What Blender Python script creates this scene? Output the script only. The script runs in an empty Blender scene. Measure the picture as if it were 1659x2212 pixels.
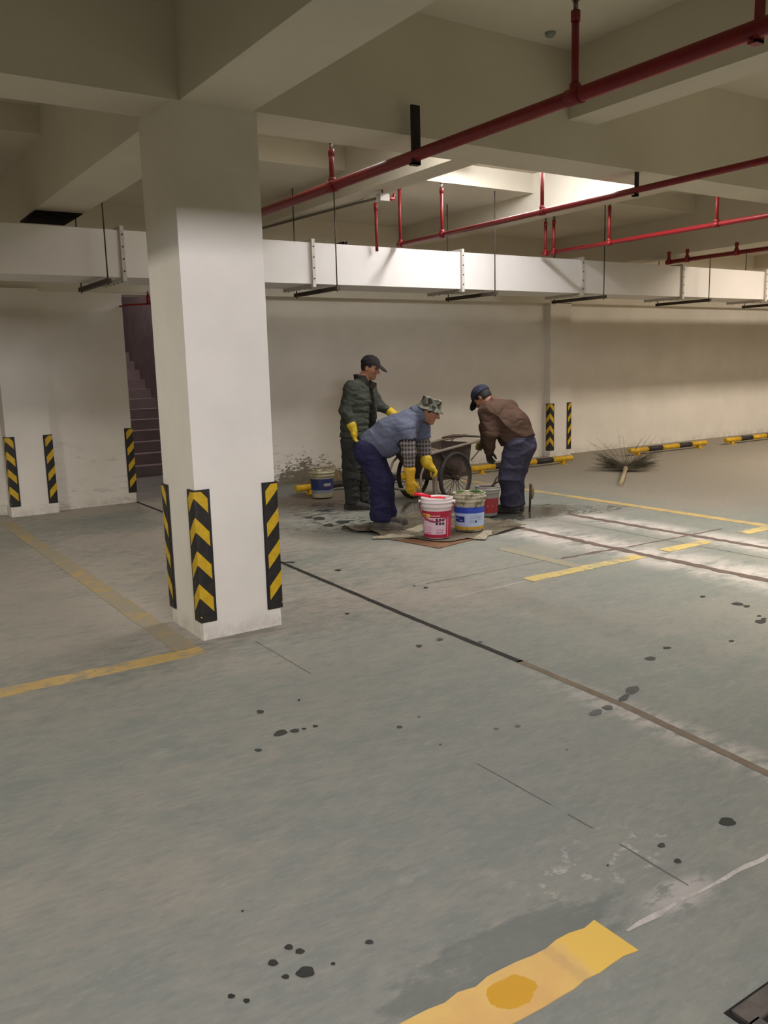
import bpy, bmesh, math, random
import numpy as np
from mathutils import Vector, Matrix
random.seed(7)
SC = bpy.context.scene
COL = SC.collection
PI = math.pi

# ------------------------------------------------------------------ camera
F_PX, CX, CY = 1848.0, 829.5, 1106.0
CAM_R = np.array([[0.831, 0.115, -0.544], [-0.556, 0.125, -0.822], [-0.026, 0.986, 0.168]])
u_, s_, v_ = np.linalg.svd(CAM_R); CAM_R = u_ @ v_
CAM_C = np.array([0.0, 0.0, 1.6])
cam_d = bpy.data.cameras.new('camera'); cam = bpy.data.objects.new('camera', cam_d); COL.objects.link(cam)
cam_d.sensor_fit = 'HORIZONTAL'; cam_d.sensor_width = 36.0; cam_d.lens = F_PX / 1659 * 36.0
cam_d.clip_start = 0.02
M = Matrix(CAM_R.tolist()).to_4x4(); M.translation = Vector(CAM_C); cam.matrix_world = M
SC.camera = cam

# ------------------------------------------------------------------ world, exposure
W = bpy.data.worlds.new('world'); SC.world = W; W.use_nodes = True
W.node_tree.nodes['Background'].inputs[0].default_value = (1.0, 0.93, 0.74, 1)
W.node_tree.nodes['Background'].inputs[1].default_value = 0.02
vs = SC.view_settings
vs.view_transform = 'Standard'; vs.look = 'None'; vs.exposure = 0.0; vs.gamma = 1.0; vs.use_curve_mapping = False
SC.cycles.max_bounces = 8; SC.cycles.diffuse_bounces = 6
SC.cycles.use_denoising = True
SC.cycles.sample_clamp_indirect = 4.0

# ------------------------------------------------------------------ lamps and added fills (x, y, z, length along, axis, watts, spread)
LAMP_COL = (1.0, 0.96, 0.97)
def area(name, loc, sx, sy, watts, rz=0.0, tilt=0.0, spread=180, col=LAMP_COL):
    d = bpy.data.lights.new(name, 'AREA'); d.shape = 'RECTANGLE'; d.size = sx; d.size_y = sy
    d.energy = watts; d.color = col; d.spread = math.radians(spread)
    o = bpy.data.objects.new(name, d); COL.objects.link(o); o.location = loc; o.rotation_euler = (tilt, 0, rz)
    return o
area('tube_and_fill', (6.25, 6.95, 3.74), 0.10, 1.2, 20, col=(1, .97, .97))   # 0 the lamp seen between the beams
area('tube_and_fill', (6.25, 5.95, 3.74), 1.7, 0.55, 48, col=(1, .97, .97))   # the second tube of the same recess
area('tube_and_fill', (3.9, 5.95, 3.74), 1.2, 0.55, 26, col=(1, .95, .90))
area('tube_and_fill', (-2.3, 6.3, 3.74), 0.10, 1.2, 150, col=(1, .95, .86))   # 1 left bay
area('tube_and_fill', (12.0, 5.95, 3.74), 1.6, 0.55, 120, col=(1.0, .88, .76))   # 2 right bays
area('tube_and_fill', (17.6, 5.95, 3.74), 1.6, 0.55, 200, col=(1.0, .88, .78))
area('tube_and_fill', (14.8, 5.95, 3.74), 1.6, 0.55, 110, col=(1.0, .88, .78))   # 3
area('tube_and_fill', (0.8, -0.75, 2.76), 1.9, 0.05, 230, tilt=math.radians(99), col=(1, .965, 1.06))   # 4 low lamp row, cut off by the added cross beam over the camera
area('tube_and_fill', (7.0, 2.4, 3.60), 0.6, 2.6, 105, spread=110, col=(1, .95, .86))   # 6 added floor fill over the right bay, narrow spread, unseen
area('tube_and_fill', (-3.5, 2.0, 3.60), 0.6, 2.6, 20, spread=130, col=(1, .94, .8))   # 7 added floor fill in the left front bay, unseen
area('tube_and_fill', (3.2, -5.5, 3.60), 3.0, 0.3, 130, col=(1, .93, .76))   # 8 added ambient fill further behind, unseen
area('stair_fill', (4.0, 14.2, 5.2), 0.5, 0.5, 60, col=(1, .86, .86))  # added fill that lifts the dark stairwell, no known lamp there
area('tube_and_fill', (9.2, -3.5, 3.60), 0.3, 3.0, 440, col=(1, .93, .74))   # 9 added warm ambient fill at the right rear, unseen

# ------------------------------------------------------------------ pixel of the photograph -> point in the garage
def ray(px, py):
    v = np.array([px - CX, -(py - CY), -F_PX]); return CAM_R @ (v / np.linalg.norm(v))
def at_z(px, py, z=0.0):
    d = ray(px, py); return CAM_C + d * ((z - CAM_C[2]) / d[2])
def at_y(px, py, y):
    d = ray(px, py); return CAM_C + d * (y / d[1])

# ------------------------------------------------------------------ object helpers
def tag(o, label=None, cat=None, group=None, kind=None):
    if label: o['label'] = label
    if cat: o['category'] = cat
    if group: o['group'] = group
    if kind: o['kind'] = kind
    return o
def empty(name, loc=(0, 0, 0), rz=0.0):
    o = bpy.data.objects.new(name, None); COL.objects.link(o); o.location = Vector(loc); o.rotation_euler = (0, 0, rz)
    o.empty_display_size = 0.1
    return o
def link(name, me, mats, parent=None, smooth=False):
    o = bpy.data.objects.new(name, me); COL.objects.link(o)
    for m in (mats if isinstance(mats, (list, tuple)) else [mats]): me.materials.append(m)
    if smooth: me.polygons.foreach_set('use_smooth', [True] * len(me.polygons))
    if parent: o.parent = parent
    return o
def obj(name, bm, mats, parent=None, smooth=False, bevel=0.0, seg=2):
    if bevel > 0:
        es = [e for e in bm.edges if len(e.link_faces) == 2 and e.calc_face_angle(0) > 0.6]
        bmesh.ops.bevel(bm, geom=es, offset=bevel, segments=seg, affect='EDGES', profile=0.5)
    me = bpy.data.meshes.new(name); bm.to_mesh(me); bm.free()
    return link(name, me, mats, parent, smooth)
def npobj(name, verts, faces, mats, parent=None, smooth=True):
    me = bpy.data.meshes.new(name)
    off = np.array(parent.location) if parent else np.zeros(3)
    me.from_pydata((np.asarray(verts) - off).tolist(), [], [list(map(int, f)) for f in faces]); me.update()
    return link(name, me, mats, parent, smooth)
def B(): return bmesh.new()
def box(bm, lo, hi, mi=0):
    x0, y0, z0 = lo; x1, y1, z1 = hi
    v = [bm.verts.new(p) for p in ((x0,y0,z0),(x1,y0,z0),(x1,y1,z0),(x0,y1,z0),(x0,y0,z1),(x1,y0,z1),(x1,y1,z1),(x0,y1,z1))]
    for f in ((3,2,1,0),(4,5,6,7),(0,1,5,4),(1,2,6,5),(2,3,7,6),(3,0,4,7)):
        bm.faces.new([v[i] for i in f]).material_index = mi
    return bm
def bar(bm, a, b, w, h, up=(0, 0, 1), mi=0):
    a = Vector(a); b = Vector(b); d = (b - a).normalized(); up = Vector(up)
    s = d.cross(up)
    if s.length < 1e-4: s = d.cross(Vector((1, 0, 0)))
    s.normalize(); t = s.cross(d)
    vs = []
    for p in (a, b):
        for i, j in ((-1, -1), (1, -1), (1, 1), (-1, 1)): vs.append(bm.verts.new(p + s * (i * w / 2) + t * (j * h / 2)))
    for f in ((3,2,1,0),(4,5,6,7),(0,1,5,4),(1,2,6,5),(2,3,7,6),(3,0,4,7)):
        bm.faces.new([vs[i] for i in f]).material_index = mi
    return bm
def tube(bm, pts, r, n=12, mi=0, caps=True, closed=False):
    pts = [Vector(p) for p in pts]; N = len(pts); rs = r if isinstance(r, (list, tuple)) else [r] * N
    rings = []; ref = None
    for i, p in enumerate(pts):
        if closed: d = pts[(i + 1) % N] - pts[i - 1]
        else: d = pts[min(i + 1, N - 1)] - pts[max(i - 1, 0)]
        d.normalize()
        if ref is None: ref = d.orthogonal().normalized()
        ref = (ref - d * ref.dot(d)); ref = ref.normalized() if ref.length > 1e-6 else d.orthogonal().normalized()
        s = d.cross(ref)
        rings.append([bm.verts.new(p + (ref * math.cos(2*PI*k/n) + s * math.sin(2*PI*k/n)) * rs[i]) for k in range(n)])
    R = N if closed else N - 1
    for i in range(R):
        a, b = rings[i], rings[(i + 1) % N]
        for k in range(n):
            f = bm.faces.new((a[k], a[(k+1) % n], b[(k+1) % n], b[k])); f.material_index = mi; f.smooth = True
    if caps and not closed:
        bm.faces.new(list(reversed(rings[0]))).material_index = mi; bm.faces.new(rings[-1]).material_index = mi
    return bm
def lathe(bm, prof, n=40, mi=0, origin=(0, 0, 0), mis=None):
    rings = []
    for r, z in prof:
        rings.append([bm.verts.new((origin[0] + r*math.cos(2*PI*k/n), origin[1] + r*math.sin(2*PI*k/n), origin[2] + z)) for k in range(n)])
    for i in range(len(prof) - 1):
        for k in range(n):
            f = bm.faces.new((rings[i][k], rings[i][(k+1) % n], rings[i+1][(k+1) % n], rings[i+1][k]))
            f.material_index = mis[i] if mis else mi; f.smooth = True
    return bm
def prism(bm, pts, z0, z1, mi=0):
    a = [bm.verts.new((x, y, z0)) for x, y in pts]; b = [bm.verts.new((x, y, z1)) for x, y in pts]
    n = len(pts)
    bm.faces.new(b).material_index = mi
    bm.faces.new(list(reversed(a))).material_index = mi
    for i in range(n): bm.faces.new((a[i], a[(i+1) % n], b[(i+1) % n], b[i])).material_index = mi
    return bm

# ------------------------------------------------------------------ node shorthand
class NT:
    def __init__(s, name):
        s.m = bpy.data.materials.new(name); s.m.use_nodes = True
        s.t = s.m.node_tree; s.bsdf = s.t.nodes['Principled BSDF']
        s.tc = s.t.nodes.new('ShaderNodeTexCoord')
    def put(s, sock, v):
        if isinstance(v, bpy.types.NodeSocket): s.t.links.new(v, sock)
        elif isinstance(v, tuple) and len(v) == 3 and sock.type == 'RGBA': sock.default_value = (*v, 1)
        else: sock.default_value = v
    def math(s, op, a, b=0.0, clamp=False):
        n = s.t.nodes.new('ShaderNodeMath'); n.operation = op; n.use_clamp = clamp
        s.put(n.inputs[0], a); s.put(n.inputs[1], b); return n.outputs[0]
    def add(s, a, b): return s.math('ADD', a, b)
    def sub(s, a, b): return s.math('SUBTRACT', a, b)
    def mul(s, a, b, c=False): return s.math('MULTIPLY', a, b, c)
    def mx(s, a, b): return s.math('MAXIMUM', a, b)
    def mn(s, a, b): return s.math('MINIMUM', a, b)
    def ramp(s, v, lo, hi):                       # smooth 0..1
        n = s.t.nodes.new('ShaderNodeMapRange'); n.interpolation_type = 'SMOOTHSTEP'
        s.put(n.inputs[0], v); n.inputs[1].default_value = lo; n.inputs[2].default_value = hi; return n.outputs[0]
    def mix(s, f, a, b):
        n = s.t.nodes.new('ShaderNodeMix'); n.data_type = 'RGBA'
        s.put(n.inputs[0], f); s.put(n.inputs[6], a); s.put(n.inputs[7], b); return n.outputs[2]
    def noise(s, scale, detail=4.0, rough=0.55, stretch=(1, 1, 1), off=(0, 0, 0), rot=(0, 0, 0)):
        mp = s.t.nodes.new('ShaderNodeMapping'); s.t.links.new(s.tc.outputs['Object'], mp.inputs[0])
        mp.inputs['Scale'].default_value = stretch; mp.inputs['Location'].default_value = off; mp.inputs['Rotation'].default_value = rot
        n = s.t.nodes.new('ShaderNodeTexNoise'); s.t.links.new(mp.outputs[0], n.inputs['Vector'])
        n.inputs['Scale'].default_value = scale; n.inputs['Detail'].default_value = detail; n.inputs['Roughness'].default_value = rough
        return n.outputs[0]
    def xyz(s):
        n = s.t.nodes.new('ShaderNodeSeparateXYZ'); s.t.links.new(s.tc.outputs['Object'], n.inputs[0]); return n.outputs
    def bump(s, h, dist=0.01, strength=0.5):
        n = s.t.nodes.new('ShaderNodeBump'); n.inputs['Distance'].default_value = dist; n.inputs['Strength'].default_value = strength
        s.put(n.inputs['Height'], h); s.t.links.new(n.outputs[0], s.bsdf.inputs['Normal'])
    def done(s, color, rough=0.6, metal=0.0, spec=0.4):
        s.put(s.bsdf.inputs['Base Color'], color); s.put(s.bsdf.inputs['Roughness'], rough)
        s.put(s.bsdf.inputs['Metallic'], metal); s.bsdf.inputs['Specular IOR Level'].default_value = spec
        return s.m
def lin(r, g, b):
    f = lambda c: (c/255/12.92 if c/255 <= .04045 else ((c/255 + .055)/1.055)**2.4)
    return (f(r), f(g), f(b))
def mat(name, c, rough=0.6, var=0.15, scale=8.0, metal=0.0, bump=0.0, bscale=60.0, spec=0.4, dirt=None, dirt_amt=0.5, dirt_scale=6.0, stretch=(1, 1, 1)):
    n = NT(name)
    f = n.ramp(n.noise(scale, 5, .6, stretch), .3, .7)
    col = n.mix(f, tuple(x * (1 - var) for x in c), tuple(min(1, x * (1 + var)) for x in c))
    if dirt:
        lo = .75 - .5 * dirt_amt
        col = n.mix(n.ramp(n.noise(dirt_scale, 6, .65, stretch, (3.1, 1.7, .3)), lo, lo + .22), col, dirt)
    if bump: n.bump(n.noise(bscale, 4, .6), 0.01, bump)
    return n.done(col, rough, metal, spec)

# ------------------------------------------------------------------ materials of the building
def wall_material(name, patch=False):
    n = NT(name); x, y, z = n.xyz()
    f = n.ramp(n.noise(1.3, 6, .6), .25, .75)
    col = n.mix(f, lin(216, 210, 197), lin(228, 222, 210))
    col = n.mix(n.mul(n.ramp(n.noise(9, 5, .7, (1, 1, .6)), .62, .8), .18), col, lin(150, 140, 120))
    low = n.mul(n.ramp(z, .16, 0.0), n.ramp(n.noise(7, 6, .7), .38, .6))
    col = n.mix(n.mul(low, .28), col, lin(120, 110, 92))
    if patch:                                       # plaster flaking off near the bucket
        d = n.add(n.mul(n.math('ABSOLUTE', n.sub(x, 5.75)), .32), n.mul(z, .95))
        w = n.add(d, n.mul(n.sub(n.noise(5.5, 7, .72, (1, 1, 2.2)), .5), .75))
        m1 = n.ramp(w, .40, .37)
        fl = n.ramp(n.noise(16, 5, .7, (1, 1, 3.0)), .5, .54)
        m1 = n.mul(m1, n.mx(fl, n.ramp(w, .27, .22)))
        col = n.mix(n.mul(m1, .9), col, n.mix(n.noise(14, 4), lin(112, 100, 78), lin(70, 60, 44)))
        # long grey smears above it
        sm = n.mul(n.ramp(z, .95, .6), n.mul(n.ramp(x, 6.3, 5.2), n.ramp(n.noise(3, 6, .75, (1, 1, 3.5)), .52, .68)))
        col = n.mix(n.mul(sm, .35), col, lin(120, 112, 98))
    n.bump(n.noise(70, 4, .6), .004, .25)
    return n.done(col, .75, 0, .25)
M_WALL = wall_material('white_paint'); M_WALLB = wall_material('white_paint_flaking', True)
M_CEIL = mat('ceiling_paint', lin(210, 203, 186), .85, .04, 1.1, spec=.2)
M_STAIR = mat('stairwell_concrete', lin(112, 100, 98), .85, .12, 2.5, spec=.2)

# floor
def floor_material():
    n = NT('garage_floor'); x, y, z = n.xyz()
    big = n.noise(.55, 6, .62, (1, 1.5, 1), (4, 2, 0), (0, 0, .5))
    mid = n.noise(1.9, 7, .68, (1, 1.9, 1), (1, 7, 0), (0, 0, .35))
    fine = n.noise(7.0, 6, .7, (1, 2.2, 1), (0, 0, 0), (0, 0, .4))
    grit = n.noise(60, 3, .6)
    teal, grey, beige, dust = lin(117, 122, 115), lin(134, 134, 124), lin(143, 137, 125), lin(200, 190, 182)
    col = n.mix(n.ramp(n.add(n.mul(mid, .55), n.mul(fine, .45)), .32, .68), teal, grey)
    col = n.mix(n.mul(n.ramp(n.add(n.mul(big, .7), n.mul(fine, .3)), .47, .66), .7), col, beige)
    # beige strip beside the column and brownish bays by the wall
    near_col = n.mul(n.ramp(y, 3.6, 4.9), n.mul(n.ramp(x, 5.2, 3.2), n.ramp(x, -.4, 2.0)))
    near_col = n.mul(near_col, n.ramp(n.add(fine, big), .75, 1.15))
    col = n.mix(n.mul(near_col, .9), col, lin(164, 155, 143))
    far = n.mul(n.ramp(y, 7.4, 8.6), n.ramp(x, 5.6, 7.0))
    far = n.mx(far, n.mul(n.ramp(x, 7.5, 8.2), n.ramp(y, 4.6, 6)))
    col = n.mix(n.mul(far, .75), col, lin(150, 140, 124))
    left = n.ramp(x, 1.75, 1.2); left = n.mul(left, n.ramp(y, 4.6, 5.2))
    col = n.mix(n.mul(left, .45), col, lin(128, 122, 112))
    # white dust beside the brown strips and the far end of the dark joint
    def band(c, w): return n.ramp(n.math('ABSOLUTE', n.sub(x, c)), w, w * .12)
    streak = n.noise(15, 6, .7, (1, 3.2, 1), (5, 5, 0), (0, 0, .45)); col = n.mix(n.mul(n.ramp(streak, .50, .68), .32), col, lin(104, 108, 102)); col = n.mix(n.mul(n.ramp(streak, .48, .32), .22), col, lin(160, 157, 147))
    d = n.mx(band(5.66, .50), n.mul(band(6.62, .36), .9))
    d = n.mul(d, n.mul(n.ramp(y, 1.2, 3.2), n.ramp(y, 6.7, 5.9)))
    d = n.mul(d, n.ramp(n.add(mid, n.mul(fine, .6)), .58, .92))
    d2 = n.mul(n.mul(band(2.98, .16), n.ramp(y, 3.5, 2.4)), n.ramp(fine, .38, .6))
    d = n.mx(d, n.mul(d2, .55))
    col = n.mix(n.mul(d, .82), col, dust)
    # chalk and lime spilled by the white line in the foreground
    def blob(cx, cy, rx, ry, lo=1.0, hi=.45):
        a = n.mul(n.sub(x, cx), 1 / rx); b = n.mul(n.sub(y, cy), 1 / ry)
        q = n.math('SQRT', n.add(n.mul(a, a), n.mul(b, b)))
        return n.ramp(n.add(q, n.mul(n.sub(fine, .5), 1.6)), lo, hi)
    ch = n.mx(n.mul(blob(1.95, 1.75, .42, .16), n.ramp(n.noise(13, 5, .7), .55, .62)), n.mul(blob(2.02, 1.49, .20, .09), n.ramp(fine, .40, .52)))
    col = n.mix(n.mul(ch, .5), col, lin(186, 178, 172))
    dk = n.mul(blob(1.42, 1.58, .46, .15, 1.0, .7), 1.0)
    col = n.mix(n.mul(dk, .55), col, lin(92, 98, 93))
    # water: puddles and splashes around the cart and the three workers
    wet = blob(6.3, 6.75, .95, .5)
    wet = n.mx(wet, blob(5.75, 7.75, .80, .62))
    wet = n.mx(wet, n.mul(blob(4.75, 8.5, .95, .7), n.ramp(n.noise(4.5, 5, .65, (1, 2.6, 1)), .44, .56)))
    wet = n.mx(wet, n.mul(blob(4.35, 7.6, .75, .5), n.ramp(n.noise(9, 4, .6, (1, 2.4, 1)), .54, .58)))
    wet = n.mx(wet, n.mul(blob(7.0, 6.4, .6, .3), n.ramp(n.noise(9, 4, .6, (1, 2.4, 1)), .50, .56)))
    mud = n.mul(blob(5.25, 9.15, 1.1, .85), .85)
    col = n.mix(mud, col, n.mix(fine, lin(122, 106, 86), lin(84, 72, 56)))
    col = n.mix(n.mul(wet, .88), col, lin(50, 50, 44))
    dots = n.math('ABSOLUTE', n.sub(n.noise(26, 2, .5), .5))
    col = n.mix(n.mul(n.ramp(grit, .60, .75), .12), col, lin(90, 92, 90))
    col = n.mix(n.mul(n.ramp(n.noise(3.1, 7, .75, (1, 2.6, 1), (9, 3, 0), (0, 0, .5)), .54, .72), .34), col, lin(98, 106, 105))
    col = n.mix(n.mul(n.ramp(n.noise(4.2, 7, .75, (1, 2.2, 1), (2, 8, 0), (0, 0, .2)), .56, .74), .26), col, lin(178, 174, 164))
    n.bump(n.mul(n.add(fine, n.mul(grit, .3)), n.sub(1.0, wet)), .006, .35)
    rough = n.sub(n.add(.62, n.mul(fine, .2)), n.mul(wet, .58))
    return n.done(col, rough, 0, .35)
M_FLOOR = floor_material()
M_STAIN = mat('wet_stain', lin(38, 40, 36), .45, .15, 20)
M_JOINT = mat('joint_sealant', lin(30, 26, 20), .8, .25, 9)
M_JOINTB = mat('joint_dirt', lin(112, 100, 84), .9, .15, 12)
M_STRIP = mat('brown_mortar', lin(98, 83, 74), .9, .14, 10)
M_CRACK = mat('crack_dirt', lin(102, 101, 94), .9, .1, 10)
M_LIME = mat('lime_streak', lin(178, 172, 165), .9, .14, 14, dirt=lin(150, 147, 140), dirt_amt=.5, dirt_scale=18)

# ------------------------------------------------------------------ floor: slab, joints, strips and spots in one mesh
bm = B()
box(bm, (-16, -14, -.2), (34, 16, 0), 0)
def ribbon(pts, w, z, mi, jag=.25):
    L = []; R = []
    pts = [Vector((p[0], p[1], 0)) for p in pts]; dense = []
    for a, b in zip(pts[:-1], pts[1:]):
        n = max(2, int((b - a).length / .06))
        dense += [a.lerp(b, i / n) for i in range(n)]
    dense.append(pts[-1])
    for i, p in enumerate(dense):
        d = (dense[min(i+1, len(dense)-1)] - dense[max(i-1, 0)]).normalized(); s = Vector((-d.y, d.x, 0))
        L.append(bm.verts.new(p + s * w / 2 * (1 + random.uniform(-jag, jag)) + Vector((0, 0, z))))
        R.append(bm.verts.new(p - s * w / 2 * (1 + random.uniform(-jag, jag)) + Vector((0, 0, z))))
    for i in range(len(dense) - 1): bm.faces.new((R[i], R[i+1], L[i+1], L[i])).material_index = mi
ribbon([(3.29, 10.7), (3.27, 9.5), (3.14, 6.3), (3.065, 4.3), (3.05, 3.3)], .042, .0012, 1, .12)
ribbon([(3.05, 3.32), (3.02, 2.56), (2.935, 1.78), (2.90, 1.0), (2.85, -4.0)], .046, .0012, 2, .10)
ribbon([(5.66, 6.15), (5.63, 4.8), (5.615, 3.48), (5.6, 2.0)], .088, .0012, 3, .35)
ribbon([(6.57, 6.4), (6.577, 4.91), (6.594, 4.1), (6.6, 2.4)], .084, .0012, 3, .35)
ribbon([(5.75, 4.88), (6.2, 4.87), (7.05, 4.86)], .028, .0014, 3, .4)
ribbon([(5.0, 4.93), (5.4, 4.92), (5.7, 4.88)], .05, .0010, 3, .55)
ribbon([(3.65, 4.98), (5.05, 4.95)], .012, .0012, 4, .4)
ribbon([(6.24, 6.3), (6.25, 5.3), (6.23, 4.85), (6.25, 3.6), (6.2, 2.2)], .016, .0012, 4, .6)
ribbon([(2.056, 4.54), (2.054, 3.85)], .007, .0012, 4, .5)
ribbon([(2.088, 2.52), (2.092, 2.1)], .005, .0012, 4, .5)
ribbon([(2.093, 2.02), (2.093, 1.9)], .006, .0012, 4, .5)
ribbon([(2.09, 1.78), (2.08, 1.5)], .006, .0012, 4, .5)
ribbon([(1.76, 1.466), (1.95, 1.465), (2.44, 1.452), (3.2, 1.44)], .018, .0012, 5, .75)
ribbon([(3.6, 4.56), (4.3, 4.575)], .014, .0012, 5, .6)
def spot(px, py, rx, ry=None, rot=0.0, mi=6):
    ry = ry if ry else rx * .5
    n = 28; ph = random.uniform(0, 6); vs = []
    c = at_z(px, py)
    for k in range(n):
        t = 2 * PI * k / n; q = 1 + .07 * math.sin(3 * t + ph) + .05 * math.sin(5 * t + 2 * ph) + random.uniform(-.015, .015)
        ux, uy = rx * q * math.cos(t), ry * q * math.sin(t)
        p = at_z(px + ux * math.cos(rot) - uy * math.sin(rot), py + ux * math.sin(rot) + uy * math.cos(rot))
        vs.append(bm.verts.new((p[0], p[1], .0022)))
    f = bm.faces.new(vs); f.normal_update()
    if f.normal.z < 0: f.normal_flip()
    f.material_index = mi
for s in ((562,1538,8,4),(606,1584,15,6,-.25),(637,1579,10,4,-.1),(657,1575,5,2),(681,1569,6,2.5),(558,1621,8,3),(863,1571,6,3),(905,1549,3,1.5),
          (951,1609,3,1.5),(646,1513,3,2),(1405,1423,12,4),(1441,1400,9,2.5),(1366,1491,15,8,-.2),(1348,1508,13,6,-.5),(1313,1529,12,5),(1287,1540,15,6,-.25),
          (1225,1620,3,1.5),(1571,1776,18,9,.1),(1429,1827,8,5),(1464,1861,8,5,.2),(1313,1870,3,2),(590,2081,11,7),(660,2101,20,12,-.15),(624,2047,9,6),
          (648,2056,10,6),(798,2036,9,5),(720,2083,5,3.5),(617,2111,8,5),(500,2153,8,5),(533,2163,7,5),(524,1969,3,2),(1518,1289,6,2),(1594,1305,13,3,.1),
          (1613,1310,7,2.5),(1643,1343,12,4),(1650,1337,6,2),(1640,1331,5,1.5),(920,1270,5,2),(895,1266,3,1.2),(730,1232,7,2),(750,1326,5,2),(690,1120,14,3),(710,1135,12,3),(740,1128,15,3.5),(668,1118,8,2),
          (625,1215,14,1.5),(1037,1388,6,2.5),(905,1396,7,3),(950,1382,7,3),(1580,1385,6,2),(1118,1569,7,3),(1072,1575,6,2)): spot(*s)
fl = obj('floor', bm, [M_FLOOR, M_JOINT, M_JOINTB, M_STRIP, M_CRACK, M_LIME, M_STAIN]); tag(fl, kind='structure')

# ------------------------------------------------------------------ ceiling, beams, walls
ZB, ZS, ZHI, ZLO, YSTEP, YW = 3.055, 3.332, 3.80, 3.58, 7.84, 10.70
bm = B()
box(bm, (-16, -14, ZHI), (34, YSTEP, ZHI + .3)); box(bm, (-16, YSTEP, ZLO), (34, YW + .3, ZHI + .3))
tag(obj('ceiling', bm, M_CEIL), kind='structure')
bm = B()
for k in range(-2, 4):
    o = 8.6 * k
    box(bm, (1.865 + o, -14, ZB), (2.30 + o, YW + .05, ZHI + .05))
    for a, b in ((4.83, 5.12), (7.44, 7.75)): box(bm, (a + o, -14, ZS), (b + o, YW + .05, ZHI + .05))
box(bm, (-6, .10, 2.70), (12, .50, ZHI + .05))  # unseen cross beam, added to cut the low lamp row's light on the column
for y in (4.725, -3.2, -11.1): box(bm, (-16, y, ZB + .001), (34, y + .40, ZHI + .05))
tag(obj('ceiling_beams', bm, M_CEIL, bevel=.006, seg=1), kind='structure')
bm = B()                                            # long back wall, pieces either side of the stair opening
box(bm, (-16, YW, 0), (1.9, YW + .25, ZLO + .05)); box(bm, (1.9, 10.58, 0), (3.285, YW + .25, ZLO + .05))
box(bm, (3.285, 10.58, 2.54), (4.75, YW + .25, ZLO + .05)); box(bm, (4.75, YW, 0), (34, YW + .25, ZLO + .05))
tag(obj('wall_back', bm, M_WALLB), kind='structure')
bm = B(); box(bm, (-16, 10.56, 2.56), (34, YW + .01, ZLO + .02)); tag(obj('trim_1', bm, M_CEIL), kind='structure')
bm = B(); box(bm, (1.81, 10.45, 0), (2.30, YW + .02, 2.57)); box(bm, (1.79, 10.44, 0), (2.315, YW, .115))
tag(obj('trim_2', bm, M_WALL, bevel=.008), kind='structure')
bm = B(); box(bm, (10.42, 10.56, 0), (10.905, YW + .02, 2.57)); box(bm, (10.41, 10.55, 0), (10.915, YW, .10))
tag(obj('trim_3', bm, M_WALL, bevel=.008), kind='structure')
bm = B(); box(bm, (-16.2, -14, 0), (-16, 16, 4)); tag(obj('wall_left', bm, M_WALL), kind='structure')
bm = B(); box(bm, (34, -14, 0), (34.2, 16, 4)); tag(obj('wall_right', bm, M_WALL), kind='structure')
bm = B(); box(bm, (-16, -14.2, 0), (34, -14, 4)); tag(obj('wall_front', bm, M_WALL), kind='structure')
# stairwell behind the opening
bm = B()
box(bm, (2.7, 16.4, 0), (5.4, 16.6, 6)); box(bm, (5.05, 10.95, 0), (5.25, 16.5, 6)); box(bm, (2.75, 10.95, 0), (2.95, 16.5, 6)); box(bm, (2.7, 10.95, 5.4), (5.4, 16.6, 5.6))
tag(obj('wall_stairwell', bm, M_STAIR), kind='structure')
bm = B()
for i in range(13):
    y0 = 13.1 + i * .27
    box(bm, (2.95, y0, 0), (5.05, 16.4, .165 * (i + 1)))
tag(obj('stair', bm, mat('stair_concrete', lin(140, 126, 122), .85, .1, 3), bevel=.008), 'grey concrete stair rising beyond the opening behind the column', 'stairs', kind='structure')

# ------------------------------------------------------------------ the white column
def ragged_box(bm, x0, y0, x1, y1, z0, z1):
    per = []
    n = 26
    for (a, b) in (((x0, y0), (x1, y0)), ((x1, y0), (x1, y1)), ((x1, y1), (x0, y1)), ((x0, y1), (x0, y0))):
        for i in range(n): per.append((a[0] + (b[0]-a[0]) * i/n, a[1] + (b[1]-a[1]) * i/n))
    lo = [bm.verts.new((p[0], p[1], z0)) for p in per]
    mid = [bm.verts.new((p[0], p[1], z0 + .10)) for p in per]
    hi = [bm.verts.new((p[0], p[1], z1)) for p in per]
    N = len(per)
    for v in lo:
        c = Vector(((x0+x1)/2, (y0+y1)/2, 0)); d = (Vector((v.co.x, v.co.y, 0)) - c); k = random.uniform(-.001, .010)
        v.co.x += d.x * k; v.co.y += d.y * k
    for r0, r1 in ((lo, mid), (mid, hi)):
        for i in range(N): bm.faces.new((r0[i], r0[(i+1) % N], r1[(i+1) % N], r1[i]))
    bm.faces.new(hi)
bm = B(); ragged_box(bm, 1.813, 4.737, 2.332, 5.262, 0, ZB + .02)
tag(obj('column', bm, M_WALL), 'square white concrete column in the foreground with striped corner guards', 'column', kind='structure')

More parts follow.
